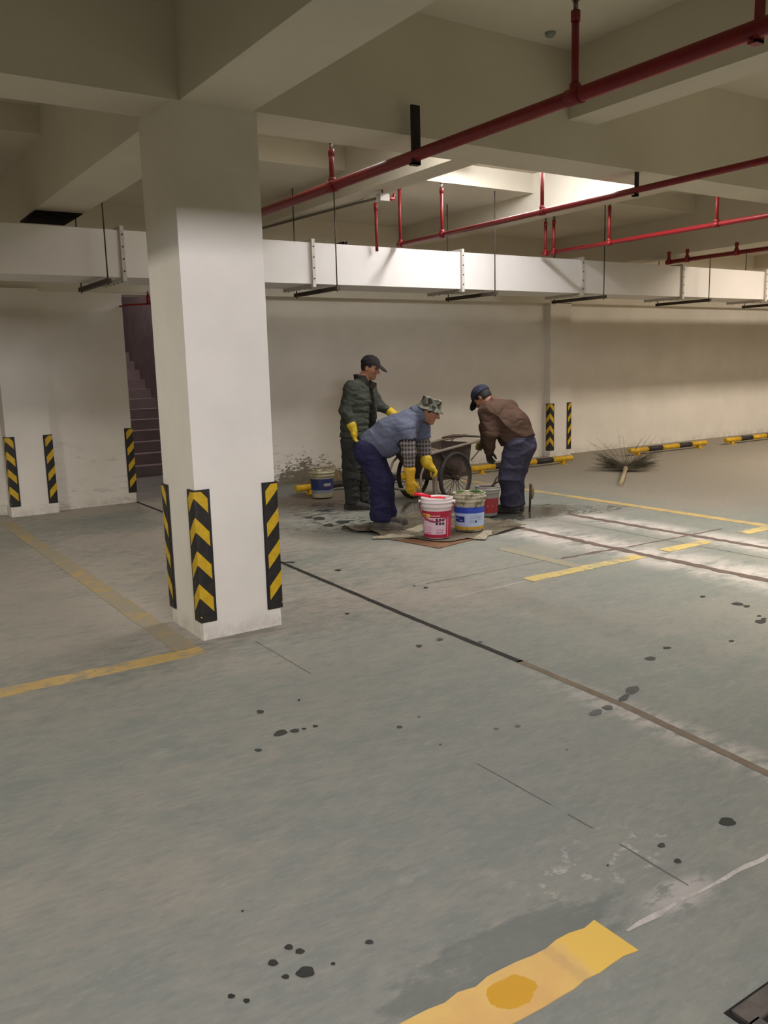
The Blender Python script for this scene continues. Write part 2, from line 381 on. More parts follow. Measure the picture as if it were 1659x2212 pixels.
# ------------------------------------------------------------------ striped corner guards
def guard_material():
    n = NT('guard_rubber'); x, y, z = n.xyz()
    s = n.mx(x, y)
    fr = n.math('FRACT', n.mul(n.add(n.add(z, n.mul(s, 1.12)), .058), 5.0))
    m = n.mul(n.math('LESS_THAN', fr, .44), n.math('LESS_THAN', s, .074))
    m = n.mul(m, n.mul(n.math('GREATER_THAN', z, .03), n.math('LESS_THAN', z, .79)))
    wear = n.ramp(n.noise(30, 4, .6), .3, .7)
    col = n.mix(m, n.mix(wear, lin(24, 23, 21), lin(40, 37, 32)), n.mix(wear, lin(188, 150, 18), lin(202, 166, 26)))
    n.bump(n.noise(140, 3), .002, .3)
    return n.done(col, .55, 0, .4)
M_GUARD = guard_material()
def guard_mesh():
    bm = B(); t = .013; L = .092; c = .012
    prof = [(L, 0), (L, -t*.5), (L - .006, -t), (c, -t), (-t + .001, -t + .001 - 0), (-t, c), (-t, L - .006), (-t*.5, L), (0, L), (0, 0)]
    prof[4] = (-t*.75, -t*.75)
    prism(bm, list(reversed(prof)), 0, .80)
    bmesh.ops.recalc_face_normals(bm, faces=bm.faces)
    me = bpy.data.meshes.new('corner_guard'); bm.to_mesh(me); bm.free(); me.materials.append(M_GUARD)
    return me
GM = guard_mesh()
for x, y, z, rz, label in (
    (1.811, 4.735, .115, 0, 'striped corner guard on the front corner of the foreground column, chevrons pointing up'),
    (2.334, 4.735, .118, PI/2, 'striped corner guard on the right corner of the foreground column'),
    (1.811, 5.264, .105, -PI/2, 'striped corner guard on the far left corner of the foreground column'),
    (1.808, 10.448, .12, 0, 'striped corner guard at the left picture edge on the white wall pier'),
    (2.302, 10.448, .12, PI/2, 'striped corner guard on the right corner of the left wall pier'),
    (3.287, 10.578, .13, PI/2, 'striped corner guard beside the dark stair opening'),
    (10.418, 10.558, .105, 0, 'chevron corner guard on the left corner of the pier behind the brown-jacket worker'),
    (10.907, 10.558, .105, PI/2, 'narrow-looking striped corner guard on the right corner of the far wall pier')):
    o = bpy.data.objects.new('corner_guard', GM); COL.objects.link(o); o.location = (x, y, z); o.rotation_euler = (0, 0, rz)
    tag(o, label, 'corner guard', 'black and yellow corner guards')

# ------------------------------------------------------------------ yellow wheel stops along the back wall
M_YEL = mat('stop_yellow', lin(200, 158, 22), .5, .12, 9, dirt=lin(150, 120, 40), dirt_amt=.25)
M_BLK = mat('stop_black', lin(42, 36, 33), .6, .2, 9)
def wheel_stop(x0, x1, label):
    r = empty('wheel_stop', (x0, 9.66, 0)); tag(r, label, 'wheel stop', 'yellow and black tubular wheel stops')
    L = x1 - x0; n = 5; cuts = [0, .22, .40, .62, .79, 1.0]
    for i in range(n):
        bm = B(); a, b = cuts[i] * L, cuts[i + 1] * L
        ps = [(a, 0, .085), (b, 0, .085)]; rs = [.044, .044]
        if i == 0: ps = [(a, 0, .085), (a + .012, 0, .085), (b, 0, .085)]; rs = [.034, .044, .044]
        if i == n - 1: ps = [(a, 0, .085), (b - .012, 0, .085), (b, 0, .085)]; rs = [.044, .044, .034]
        tube(bm, ps, rs, 16)
        tag(obj('tube_band', bm, M_BLK if i % 2 else M_YEL, r), 'black painted band' if i % 2 else 'yellow painted band')
    for q in (.10, .90):
        bm = B(); box(bm, (q * L - .05, -.075, 0), (q * L + .05, .06, .010)); box(bm, (q * L - .022, -.03, .008), (q * L + .022, .03, .07))
        obj('foot_plate', bm, M_YEL, r)
    return r
wheel_stop(5.05, 7.10, 'yellow wheel stop showing behind the wheels of the handcart and legs of workers')
wheel_stop(7.93, 10.02, 'yellow and black wheel stop behind the legs of the worker in the brown jacket')
wheel_stop(11.38, 13.43, 'yellow and black wheel stop just right of the twig broom')
wheel_stop(14.0, 16.05, 'yellow and black wheel stop at the right picture edge by the back wall')

# ------------------------------------------------------------------ painted lines on the floor
def paint_material(name, a, b, worn):
    n = NT(name)
    f = n.ramp(n.noise(3.2, 6, .65, (1, 1, 1)), .3, .7)
    col = n.mix(f, a, b)
    w = n.ramp(n.add(n.noise(7, 7, .72), n.mul(n.noise(1.1, 3), .5)), 1.02 - worn, 1.16 - worn)
    col = n.mix(n.mul(w, .8), col, lin(142, 138, 124))
    n.bump(n.noise(60, 3), .003, .3)
    return n.done(col, .7, 0, .3)
PA = paint_material('yellow_paint_worn', lin(196, 166, 108), lin(178, 152, 96), .30)
PB = paint_material('yellow_paint_fresh', lin(214, 176, 92), lin(206, 160, 92), .02)
PC = paint_material('yellow_paint_pale', lin(200, 178, 112), lin(190, 166, 100), .28)
PD = paint_material('yellow_paint_dull', lin(172, 148, 98), lin(160, 140, 98), .40)
def line(x0, y0, x1, y1, m, label, z=.0032, patch=None):
    bm = B()
    n = max(2, int(max(x1 - x0, y1 - y0) / .05)); horiz = (x1 - x0) > (y1 - y0)
    j = lambda: random.uniform(-.006, .006)
    A = []; Bv = []
    for i in range(n + 1):
        t = i / n
        if horiz: A.append((x0 + (x1-x0)*t, y0 + j())); Bv.append((x0 + (x1-x0)*t, y1 + j()))
        else: A.append((x1 + j(), y0 + (y1-y0)*t)); Bv.append((x0 + j(), y0 + (y1-y0)*t))
    a = [bm.verts.new((*p, z)) for p in A]; b = [bm.verts.new((*p, z)) for p in Bv]
    lo_a = [bm.verts.new((*p, .0002)) for p in A]; lo_b = [bm.verts.new((*p, .0002)) for p in Bv]
    for i in range(n):
        bm.faces.new((a[i], a[i+1], b[i+1], b[i])); bm.faces.new((lo_a[i], lo_a[i+1], a[i+1], a[i])); bm.faces.new((b[i], b[i+1], lo_b[i+1], lo_b[i]))
    o = obj('parking_line', bm, m); tag(o, label, 'parking line', 'yellow painted parking lines')
    return o
def fresh_line_material():
    n = NT('yellow_paint_spilled'); x, y, z = n.xyz()
    base = n.mix(n.ramp(n.noise(4, 6, .6), .3, .7), lin(214, 180, 104), lin(204, 162, 100))
    a = n.mul(n.sub(x, 1.33), 1/.075); b = n.mul(n.sub(y, 1.475), 1/.055)
    q = n.add(n.add(n.mul(a, a), n.mul(b, b)), n.mul(n.sub(n.noise(18, 4), .5), 1.2))
    base = n.mix(n.ramp(q, 1.0, .85), base, lin(196, 148, 40))
    a2 = n.mul(n.sub(x, 1.52), 1/.02); base = n.mix(n.mul(n.ramp(n.add(n.math('ABSOLUTE', a2), n.mul(n.noise(20, 4), 2)), 2.6, 1.4), .35), base, lin(168, 138, 100))
    a3 = n.ramp(n.add(x, n.mul(n.noise(9, 3), .1)), 1.6, 1.63); base = n.mix(n.mul(a3, .8), base, lin(216, 178, 76))
    return n.done(base, .6, 0, .35)
line(-3.0, 1.395, 1.72, 1.548, fresh_line_material(), 'bright yellow parking line with a darker spilled patch in the bottom right foreground')
line(-8, 4.515, 1.745, 4.645, PA, 'yellow parking line running from the column base to the left picture edge')
line(1.60, 4.646, 1.742, 10.2, PD, 'dull yellow parking line running from the column base back to the wall pier')
line(4.30, 4.52, 5.56, 4.645, PC, 'pale yellow parking line left of the first brown mortar strip')
line(4.84, 4.646, 4.95, 5.55, PD, 'faded yellow stub joining the pale parking line on its far side')
line(5.86, 4.53, 6.46, 4.65, PC, 'short pale yellow parking line between the two brown mortar strips')
line(7.0, 4.55, 12.0, 4.67, PC, 'yellow parking line reaching the right picture edge beyond the brown strips')
line(7.42, 4.672, 7.54, 9.3, PA, 'long thin yellow parking line running back behind the brown-jacket worker')

# ------------------------------------------------------------------ drain grate, bottom right
bm = B(); x0, x1, y0, y1 = 1.72, 2.5, .80, 1.105
M_GRATE = mat('grate_iron', lin(96, 90, 84), .7, .2, 14, metal=.3)
g = empty('drain_grate', ((x0+x1)/2, (y0+y1)/2, 0)); tag(g, 'slotted grey iron drain grate set in the floor at the bottom right corner', 'drain grate')
gx = (x0+x1)/2; gy = (y0+y1)/2; hx = (x1-x0)/2; hy = (y1-y0)/2
ns = 10; p = (2*hx - .04) / ns
box(bm, (-hx, hy - .055, .001), (hx, hy, .012)); box(bm, (-hx, -hy, .001), (hx, -hy + .055, .012))
for i in range(ns + 1): box(bm, (-hx + i*p, -hy + .05, .001), (-hx + .034 + i*p, hy - .05, .012))
obj('slotted_plate', bm, M_GRATE, g, bevel=.002, seg=1)
bm = B(); box(bm, (-hx - .012, -hy - .012, .0005), (hx + .012, hy + .012, .0032)); obj('frame_gap', bm, mat('grate_dark', lin(26, 22, 20), .9, .1), g)

# ------------------------------------------------------------------ white air duct with flanges and hangers
M_DUCT = mat('duct_white', lin(222, 218, 214), .45, .03, 1.5, spec=.4)
M_DUCTG = mat('duct_flange', lin(196, 190, 180), .55, .08, 8)
M_STEEL = mat('hanger_steel', lin(70, 62, 54), .6, .2, 12, metal=.3)
DY0, DY1, DZ0, DZ1 = 8.12, 8.74, 2.475, 2.895
duct = empty('air_duct', (2.0, DY0, 2.475)); tag(duct, 'long white rectangular air duct hanging in front of the back wall', 'air duct')
fx = [-5.44, -3.44, -1.44, .56, 2.56, 4.56, 6.56, 8.56, 10.6, 12.62, 14.66, 16.7, 18.7]
def dl(p): return (p[0] - 2.0, p[1] - DY0, p[2] - 2.475)
for a, b in zip(fx[:-1], fx[1:]):
    bm = B(); box(bm, dl((a, DY0, DZ0)), dl((b, DY1, DZ1))); obj('duct_section', bm, M_DUCT, duct, bevel=.004, seg=1)
for a in fx:
    bm = B(); e = .034; w = .018
    box(bm, dl((a - w, DY0 - e, DZ0 - e)), dl((a + w, DY0 + .002, DZ1 + e))); box(bm, dl((a - w, DY1 - .002, DZ0 - e)), dl((a + w, DY1 + e, DZ1 + e)))
    box(bm, dl((a - w, DY0, DZ0 - e)), dl((a + w, DY1, DZ0 + .002))); box(bm, dl((a - w, DY0, DZ1 - .002)), dl((a + w, DY1, DZ1 + e)))
    for q in (.12, .38, .64, .90): tube(bm, [dl((a, DY0 - e - .006, DZ0 + q*(DZ1-DZ0))), dl((a, DY0 - e + .002, DZ0 + q*(DZ1-DZ0)))], .008, 8, 1)
    for q in (.1, .3, .5, .7, .9): tube(bm, [dl((a, DY0 + q*(DY1-DY0), DZ0 - e - .006)), dl((a, DY0 + q*(DY1-DY0), DZ0 - e + .002))], .008, 8, 1)
    obj('flange', bm, [M_DUCTG, M_STEEL], duct)
for hx_ in (-6.1, -4.1, -2.0, .3, 2.36, 4.75, 6.93, 8.80, 11.0, 13.2, 15.3, 17.2):
    bm = B(); box(bm, dl((hx_ - .022, DY0 - .20, DZ0 - .075)), dl((hx_ + .022, DY1 + .14, DZ0 - .035)))
    hb = obj('hanger_bar', bm, M_STEEL, duct)
    for yy in (DY0 - .17, DY1 + .11):
        bm = B(); tube(bm, [dl((hx_, yy, DZ0 - .09)), dl((hx_, yy, ZLO + .01))], .0065, 8); obj('hanger_rod', bm, M_STEEL, hb)
bm = B(); box(bm, dl((5.05, DY0 + .15, DZ1 + .035)), dl((5.09, DY0 + .55, DZ1 + .06))); box(bm, dl((5.05, DY0 + .15, DZ1)), dl((5.09, DY0 + .20, DZ1 + .05))); box(bm, dl((5.05, DY0 + .50, DZ1)), dl((5.09, DY0 + .55, DZ1 + .05)))
obj('top_bracket', bm, M_STEEL, duct)

# ------------------------------------------------------------------ red sprinkler pipes
M_RED = mat('pipe_red', lin(126, 18, 24), .45, .12, 6, spec=.5)
M_BLACKST = mat('bracket_black', lin(34, 26, 28), .6, .2, 10)
M_BRASS = mat('sprinkler_metal', lin(150, 140, 130), .4, .1, 10, metal=.6)
def pipe_run(x, y0, y1, z, r, label):
    t = empty('sprinkler_pipe', (x, y1, z)); tag(t, label, 'pipe', 'red sprinkler pipes under the ceiling')
    bm = B(); tube(bm, [(0, y0 - y1, 0), (0, 0, 0)], r, 20); obj('main_pipe', bm, M_RED, t)
    t['_y'] = y1; return t, y1
def riser(t, y, h, r=.019, head=True, rm=.036, lean=0.0):
    y1 = t.location.y; dy = y - y1
    bm = B(); tube(bm, [(0, dy, 0), (lean, dy, h)], r, 12); tube(bm, [(0, dy, rm * .6), (0, dy, rm + .025)], r * 1.45, 12)
    tube(bm, [(0, dy - rm * 1.3, 0), (0, dy + rm * 1.3, 0)], rm * 1.18, 20)
    tube(bm, [(lean * (h-.05)/h, dy, h - .05), (lean, dy, h)], r * 1.25, 12)
    ro = obj('riser', bm, M_RED, t)
    if head:
        bm = B(); tube(bm, [(lean, dy, h - .005), (lean, dy, h + .045)], .009, 8); tube(bm, [(lean, dy, h + .045), (lean, dy, h + .052)], .02, 12)
        tube(bm, [(lean + .012, dy, h), (lean + .014, dy, h + .047)], .003, 6); tube(bm, [(lean - .012, dy, h), (lean - .014, dy, h + .047)], .003, 6)
        obj('sprinkler_head', bm, M_BRASS, ro)
def hanger(t, y, h, m, w=.05, rm=.036, off=0.0):
    dy = y - t.location.y
    bm = B(); box(bm, (-w/2, dy - .012, -rm - .02), (w/2, dy + .004, h)); box(bm, (-w/2, dy - .012, -rm - .022), (w/2, dy + .03, -rm - .008))
    obj('pipe_bracket', bm, m, t)
t, _ = pipe_run(3.40, 0.6, 7.80, 2.92, .037, 'thick red sprinkler pipe nearest the camera, crossing the upper right')
riser(t, 5.71, .26); riser(t, 3.285, .40); riser(t, .9, .40)
hanger(t, 4.66, .30, M_BLACKST, .065); hanger(t, 2.27, ZHI - 2.921, M_RED, .05)
t, _ = pipe_run(5.63, 0.6, 8.05, 2.92, .025, 'thin red sprinkler pipe passing under the bright lamp recess')
riser(t, 7.28, .46, .017, rm=.026); riser(t, 5.82, .40, .017, rm=.026); riser(t, 8.03, .62, .017, head=False, rm=.026); hanger(t, 4.77, ZB - 2.921, M_BLACKST, .035, .026)
riser(t, 2.6, .40, .017, rm=.026)
t, _ = pipe_run(7.80, 0.6, 8.02, 2.92, .025, 'red sprinkler pipe right of the lamp recess, third from the camera')
riser(t, 7.86, .38, .017, rm=.026); riser(t, 8.0, .38, .017, rm=.026); riser(t, 6.98, .40, .017, rm=.026); riser(t, 5.58, .36, .017, rm=.026)
t, _ = pipe_run(10.15, 0.6, 8.02, 2.92, .027, 'farthest red sprinkler pipe above the duct at the right edge')
riser(t, 7.70, .14, .02, head=False, rm=.028); riser(t, 8.0, .14, .02, head=False, rm=.028); riser(t, 6.95, .13, .02, head=False, rm=.028); riser(t, 6.3, .13, .02, head=False, rm=.028)
# short red pipe inside the stair opening, and a lone riser by the junction box
t = empty('stair_sprinkler', (3.0, 10.36, 2.43)); tag(t, 'small red sprinkler pipe with an upright head at the stair opening', 'pipe')
bm = B(); tube(bm, [(.262, .23, -.034), (.262, .06, -.034), (.285, .02, -.03), (1.4, 0, .04)], .012, 10); obj('branch_pipe', bm, M_RED, t)
bm = B(); tube(bm, [(.54, 0, -.01), (.54, 0, .08)], .022, 12); tube(bm, [(.54, 0, .08), (.54, 0, .105)], .014, 10); obj('riser', bm, M_RED, t)
bm = B(); tube(bm, [(.54, 0, .105), (.54, 0, .135)], .01, 8); obj('sprinkler_head', bm, M_BRASS, t)
t = empty('sprinkler_riser', (5.33, 8.05, 2.895)); tag(t, 'upright dark red sprinkler riser standing left of the slanted one above the duct', 'pipe')
bm = B(); tube(bm, [(0, 0, -.06), (0, 0, .42)], .017, 12); tube(bm, [(0, 0, .36), (0, 0, .44)], .022, 12); obj('riser', bm, M_RED, t)
bm = B(); tube(bm, [(0, 0, .44), (0, 0, .48)], .009, 8); tube(bm, [(0, 0, .48), (0, 0, .487)], .02, 12); obj('sprinkler_head', bm, M_BRASS, t)
# conduit and junction box on the beam
M_GREY = mat('conduit_grey', lin(108, 100, 84), .5, .12, 8)
pb = at_z(826, 427, 3.26); pa = at_z(560, 495, ZS - .02); pm = at_z(775, 438, ZS - .02); pn = at_z(800, 432, 3.27)
t = empty('conduit', (pb[0], pb[1], pb[2])); tag(t, 'grey cable conduit ending in a pale junction box under the ceiling beam', 'conduit')
L_ = lambda p: tuple(np.array(p) - pb)
bm = B(); tube(bm, [L_(at_z(420, 530, ZS - .02)), L_(pa), L_(pm), L_(at_z(790, 434.5, ZS - .03)), L_(pn), (-.03, 0, 0)], .013, 10); obj('cable_tube', bm, M_GREY, t)
bm = B(); box(bm, (-.05, -.04, -.035), (.06, .04, .035)); obj('junction_box', bm, mat('box_plastic', lin(190, 186, 176), .5), t, bevel=.006)
bm = B(); tube(bm, [(.05, 0, 0), (.14, .01, 0)], .02, 10); tube(bm, [(.14, .01, -.012), (.15, .01, .055)], .014, 10); obj('red_fitting', bm, M_RED, t)
bm = B(); tube(bm, [(.0, 0, .03), (.0, 0, ZS - pb[2])], .006, 6); obj('hanger_rod', bm, M_STEEL, t)
# smoke detector on the slab
sp = at_z(1189, 70, ZHI)
t = empty('smoke_detector', (sp[0], sp[1], ZHI)); tag(t, 'small round detector on the ceiling beside the first red riser', 'smoke detector')
bm = B(); lathe(bm, [(.0, -.03), (.022, -.03), (.032, -.02), (.036, -.008), (.036, .0)], 24); obj('sensor_head', bm, mat('detector_grey', lin(130, 136, 132), .5), t)
t = empty('added_dark_plate', (2.08, 8.66, ZB)); tag(t, 'added dark rectangular plate on the beam underside just above the left part of the duct', 'plate')  # ribbed plate added to darken this patch of the beam underside
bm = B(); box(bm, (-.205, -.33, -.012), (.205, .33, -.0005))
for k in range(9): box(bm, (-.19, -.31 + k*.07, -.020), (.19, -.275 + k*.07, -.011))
obj('added_ribbed_plate', bm, mat('plate_dark', lin(34, 27, 20), .95, .2, 8), t)
# lamp body in the recess
t = empty('tube_lamp', (6.25, 6.5, ZHI)); tag(t, 'bright fluorescent lamp in the ceiling recess above the duct', 'lamp')
bm = B(); box(bm, (-.09, -1.05, -.047), (.09, 1.05, -.001)); obj('lamp_housing', bm, mat('lamp_white', lin(235, 235, 232), .4, .02), t, bevel=.006)
# emissive tubes
ml = bpy.data.materials.new('lamp_tube'); ml.use_nodes = True; ml.node_tree.nodes.clear()
e_ = ml.node_tree.nodes.new('ShaderNodeEmission'); e_.inputs[0].default_value = (1, .98, 1.02, 1); e_.inputs[1].default_value = 135
o_ = ml.node_tree.nodes.new('ShaderNodeOutputMaterial'); ml.node_tree.links.new(e_.outputs[0], o_.inputs[0])
for sx in (-.11, .11):
    bm = B(); tube(bm, [(sx, -1.0, -.03), (sx, 1.0, -.03)], .014, 10); obj('lamp_tube', bm, ml, t)
# ------------------------------------------------------------------ tarp and board under the buckets
def n3(P, f, seed):
    rs = np.random.RandomState(seed); o = np.zeros(P.shape[:-1])
    for i in range(5):
        k = rs.normal(size=3); k *= f * rs.uniform(.6, 1.5) / np.linalg.norm(k)
        o = o + np.sin(P @ k + rs.uniform(0, 6.28))
    return o / 5
# corners of the cloth on the floor (left, front, right, back)
cL, cF, cR, cBk = [at_z(*p)[:2] for p in ((738, 1146), (948, 1185), (1132, 1139), (905, 1107))]
M_TARP = mat('tarp_cloth', lin(100, 92, 76), .9, .25, 7, bump=.4, bscale=80, dirt=lin(66, 54, 40), dirt_amt=.55, dirt_scale=5)
bm = B(); N = 130; G = []
FLAT = [(*at_z(px_, py_)[:2], r_) for px_, py_, r_ in ((945, 1160, .16), (1014, 1145, .17), (824, 1140, .17), (836, 1128, .12), (935, 1120, .06), (915, 1143, .12), (1046, 1158, .12), (850, 1162, .10))]
for i in range(N + 1):
    row = []
    for j in range(N + 1):
        s, t = i / N, j / N
        p = (1-s)*(1-t)*cL + s*(1-t)*cF + s*t*cR + (1-s)*t*cBk
        P3 = np.array([p[0], p[1], 0.3])
        e = min(s, 1-s, t, 1-t); e2 = 1 - min(1, e / .16)
        nn = float(n3(P3, 9, 4)); n2 = float(n3(P3, 26, 9))
        cut = 1 if (s > .80 and t < .24) else 0
        n4 = float(n3(P3, 55, 17)); z = .006 + .020 * max(0, nn * .6 + .35) * (.35 + e2) + .014 * abs(n2) * (.35 + e2) + .006 * abs(n4)
        # rolled crumpled hems
        if s > .80 or t < .10: z += .05 * max(0, n2 + .25) * e2
        fl_ = 1.0
        for fx_, fy_, fr_ in FLAT: fl_ = min(fl_, max(0.0, min(1.0, (math.hypot(p[0]-fx_, p[1]-fy_) - fr_) / .10)))
        z = .004 + (z - .004) * fl_
        sh = .06 * nn * e2
        row.append(bm.verts.new((p[0] + sh, p[1] + .05 * n2 * e2, z)))
    G.append(row)
for i in range(N):
    for j in range(N):
        s, t = (i + .5) / N, (j + .5) / N
        if s + (1 - t) > 1.64 + .10 * math.sin(7 * s + 9 * t): continue        # torn front corner shows the board below
        f = bm.faces.new((G[i][j], G[i+1][j], G[i+1][j+1], G[i][j+1])); f.smooth = True
bmesh.ops.delete(bm, geom=[v for v in bm.verts if not v.link_faces], context='VERTS')
o = obj('tarp', bm, M_TARP); tag(o, 'dirty grey brown crumpled tarp spread on the floor under the buckets', 'tarp')
md = o.modifiers.new('thick', 'SOLIDIFY'); md.thickness = .004; md.offset = 1
bm = B()
def lerp4(s, t): return (1-s)*(1-t)*cL + s*(1-t)*cF + s*t*cR + (1-s)*t*cBk
q = [lerp4(s, t) for s, t in ((.55, -.0), (1.005, -.005), (1.0, .45), (.55, .40))]
prism(bm, [tuple(x) for x in q], .0035, .0065); bmesh.ops.recalc_face_normals(bm, faces=bm.faces)
o = obj('cardboard_sheet', bm, mat('cardboard_rust', lin(116, 82, 57), .85, .18, 9, dirt=lin(96, 70, 52), dirt_amt=.3)); tag(o, 'rusty brown sheet showing at the torn front corner of the tarp', 'sheet')
for (px, py, w, h, rz, lab) in ((915, 1143, .42, .09, .3, 'crumpled pale cloth lump left of the pink bucket'), (1046, 1158, .42, .06, .62, 'folded edge of pale cloth right of the pink bucket base'), (850, 1162, .40, .06, -.5, 'rolled pale cloth edge in front of the bending worker shoe')):
    c = at_z(px, py); bm = B(); ring = []
    nL, nW = 30, 12
    for i in range(nL + 1):
        row = []
        for j in range(nW + 1):
            a, b = i / nL * 2 - 1, j / nW * 2 - 1
            env = max(0, 1 - a*a) ** .6 * max(0, 1 - b*b) ** .5
            P = np.array([a * 3, b * 2, px * .01])
            zz = .012 + env * (h * .5) * (.55 + .45 * float(n3(P, 3.2, 12)) + .25 * float(n3(P, 8, 5)))
            lx = a * w / 2; ly = b * (h * .9) + .02 * float(n3(P, 3, 2))
            row.append(bm.verts.new((c[0] + lx * math.cos(rz) - ly * math.sin(rz), c[1] + lx * math.sin(rz) + ly * math.cos(rz), zz)))
        ring.append(row)
    for i in range(nL):
        for j in range(nW): bm.faces.new((ring[i][j], ring[i+1][j], ring[i+1][j+1], ring[i][j+1])).smooth = True
    o = obj('cloth_scrap', bm, mat('cloth_pale', lin(150, 142, 122), .9, .15, 9, bump=.3, dirt=lin(92, 80, 62), dirt_amt=.3)); tag(o, lab, 'cloth', 'cloth scraps on the tarp')

# ------------------------------------------------------------------ buckets
VIEW = lambda c: math.atan2(-c[1], -c[0])            # direction from a point back to the camera, for turning labels
def cone_patch(bm, rb, rt, H, th0, th1, z0, z1, off, mi=0, n=14):
    rad = lambda z: rb + (rt - rb) * z / H + off
    a = []; b = []
    for i in range(n + 1):
        t = th0 + (th1 - th0) * i / n
        a.append(bm.verts.new((rad(z0) * math.cos(t), rad(z0) * math.sin(t), z0))); b.append(bm.verts.new((rad(z1) * math.cos(t), rad(z1) * math.sin(t), z1)))
    for i in range(n):
        f = bm.faces.new((a[i], a[i+1], b[i+1], b[i])); f.material_index = mi; f.smooth = True
def bucket_body(bm, rb, rt, H, mi=0):
    rr = lambda z: rb + (rt - rb) * z / H
    prof = [(0.0, .004), (rb - .006, .004), (rb, .010), (rr(H*.70), H*.70), (rt - .001, H*.79), (rt + .008, H*.795), (rt + .008, H*.81), (rt + .001, H*.815), (rt + .003, H*.885), (rt + .013, H*.89), (rt + .013, H*.93), (rt + .004, H*.935), (rt + .006, H*.985), (rt + .009, H), (rt, H + .002), (rt - .006, H - .004), (rt - .010, H*.7), (rb - .006, .03), (0.0, .028)]
    lathe(bm, prof, 48, mi)
def bucket(px, py, rb, rt, H, body, label, key):
    c = at_z(px, py); d = np.array([c[0], c[1]]); d = d / np.linalg.norm(d)
    c = c[:2] + d * rb                               # the pixel is the nearest point of the base
    zf = .012
    r = empty('bucket', (c[0], c[1], zf), math.atan2(-c[1], -c[0])); tag(r, label, 'bucket', 'plastic paint buckets of the workers')
    bm = B(); bucket_body(bm, rb, rt, H); obj('body', bm, body, r)
    return r
def handle(r, rt, H, m, drop, rad=.004, az=0.0):
    # bail hinged on both sides, hanging down at the front
    bm = B(); pts = []
    for i in range(25):
        t = -PI/2 * 1.02 + PI * 1.02 * i / 24
        R = rt + .020; zz = H * .90 - drop * math.cos(t) ** 1.0
        pts.append((R * math.cos(t + az), R * math.sin(t + az), zz))
    tube(bm, pts, rad, 8); h = obj('handle', bm, m, r)
    for sgn in (-1, 1):
        bm = B(); a = az + sgn * PI/2; tube(bm, [((rt + .004) * math.cos(a), (rt + .004) * math.sin(a), H*.90), ((rt + .03) * math.cos(a), (rt + .03) * math.sin(a), H*.90)], .016, 12); obj('handle_lug', bm, r.children[0].data.materials[0], r)
    return h
PW = mat('pail_white', lin(226, 214, 214), .45, .05, 6, spec=.45)
PWP = mat('pail_pinkish', lin(222, 190, 196), .45, .06, 6, spec=.45)
P_RED = mat('label_red', lin(172, 34, 62), .45, .06, 10); P_PINK = mat('label_pink', lin(220, 190, 204), .5, .04, 10)
P_YEL = mat('label_yellow', lin(228, 176, 74), .5, .05, 10); P_INK = mat('label_ink', lin(58, 50, 58), .6, .1, 10); P_ROSE = mat('label_rose', lin(206, 110, 150), .5, .05, 10)
rb, rt, H = .122, .142, .375
r = bucket(945, 1168, rb, rt, H, PW, 'white bucket with a red printed label and dark red handle in front on the tarp', 'pink')
def label_start(*mats): return {'bm': B(), 'mats': list(mats)}
def marks(lb, name, m, items, rb, rt, H, off=.0036):
    if m not in lb['mats']: lb['mats'].append(m)
    for a0, a1, z0, z1 in items: cone_patch(lb['bm'], rb, rt, H, a0, a1, z0, z1, off, lb['mats'].index(m), 6)
def label_end(lb, r): return obj('label', lb['bm'], lb['mats'], r)
lb = label_start(P_RED, P_PINK); bm = lb['bm']
cone_patch(bm, rb, rt, H, -PI, PI, .012, H*.70, .0012, 0, 64)                    # red band all round
cone_patch(bm, rb, rt, H, -1.28, .66, .045, H*.54, .0024, 1, 24)                 # pale pink panel
marks(lb, 'logo_patch', P_YEL, [(-1.2, -.50, H*.548, H*.635)], rb, rt, H); marks(lb, 'logo_mark', P_RED, [(-.95, -.80, H*.565, H*.61)], rb, rt, H, .0046)
marks(lb, 'white_lettering', PWP, [(-.46, -.40, H*.575, H*.605)] + [(-.36 + .085*i, -.30 + .085*i, H*.575, H*.60) for i in range(7)], rb, rt, H)
marks(lb, 'title_lettering', P_ROSE, [(-1.12 + .125*i, -1.03 + .125*i, H*.455, H*.505) for i in range(7)], rb, rt, H)
marks(lb, 'pictograms', P_INK, [(-.10 + .225*i, .06 + .225*i, H*(.455 - .095*j), H*(.52 - .095*j)) for i in range(3) for j in range(2)], rb, rt, H)
marks(lb, 'small_print', P_ROSE, [(-1.05, -.40, H*(.30 - .03*j), H*(.307 - .03*j)) for j in range(4)] + [(-.08, .50, H*(.235 - .02*j), H*(.245 - .02*j)) for j in range(2)] + [(-.95, -.45, H*.06+.03, H*.09+.03)], rb, rt, H)
marks(lb, 'panel_lettering', P_INK, [(-.06 + .10*i, .0 + .10*i, H*.155, H*.175) for i in range(5)], rb, rt, H)
marks(lb, 'white_stripe', PWP, [(.80, .84, .02, H*.60)], rb, rt, H)
label_end(lb, r)
handle(r, rt, H, mat('handle_crimson', lin(128, 26, 52), .45), .165, .006, -.12)
bm = B(); lathe(bm, [(0, H*.62), (rt*.93, H*.62)], 40); obj('contents', bm, mat('paint_pink', lin(216, 160, 172), .3, .04), r)
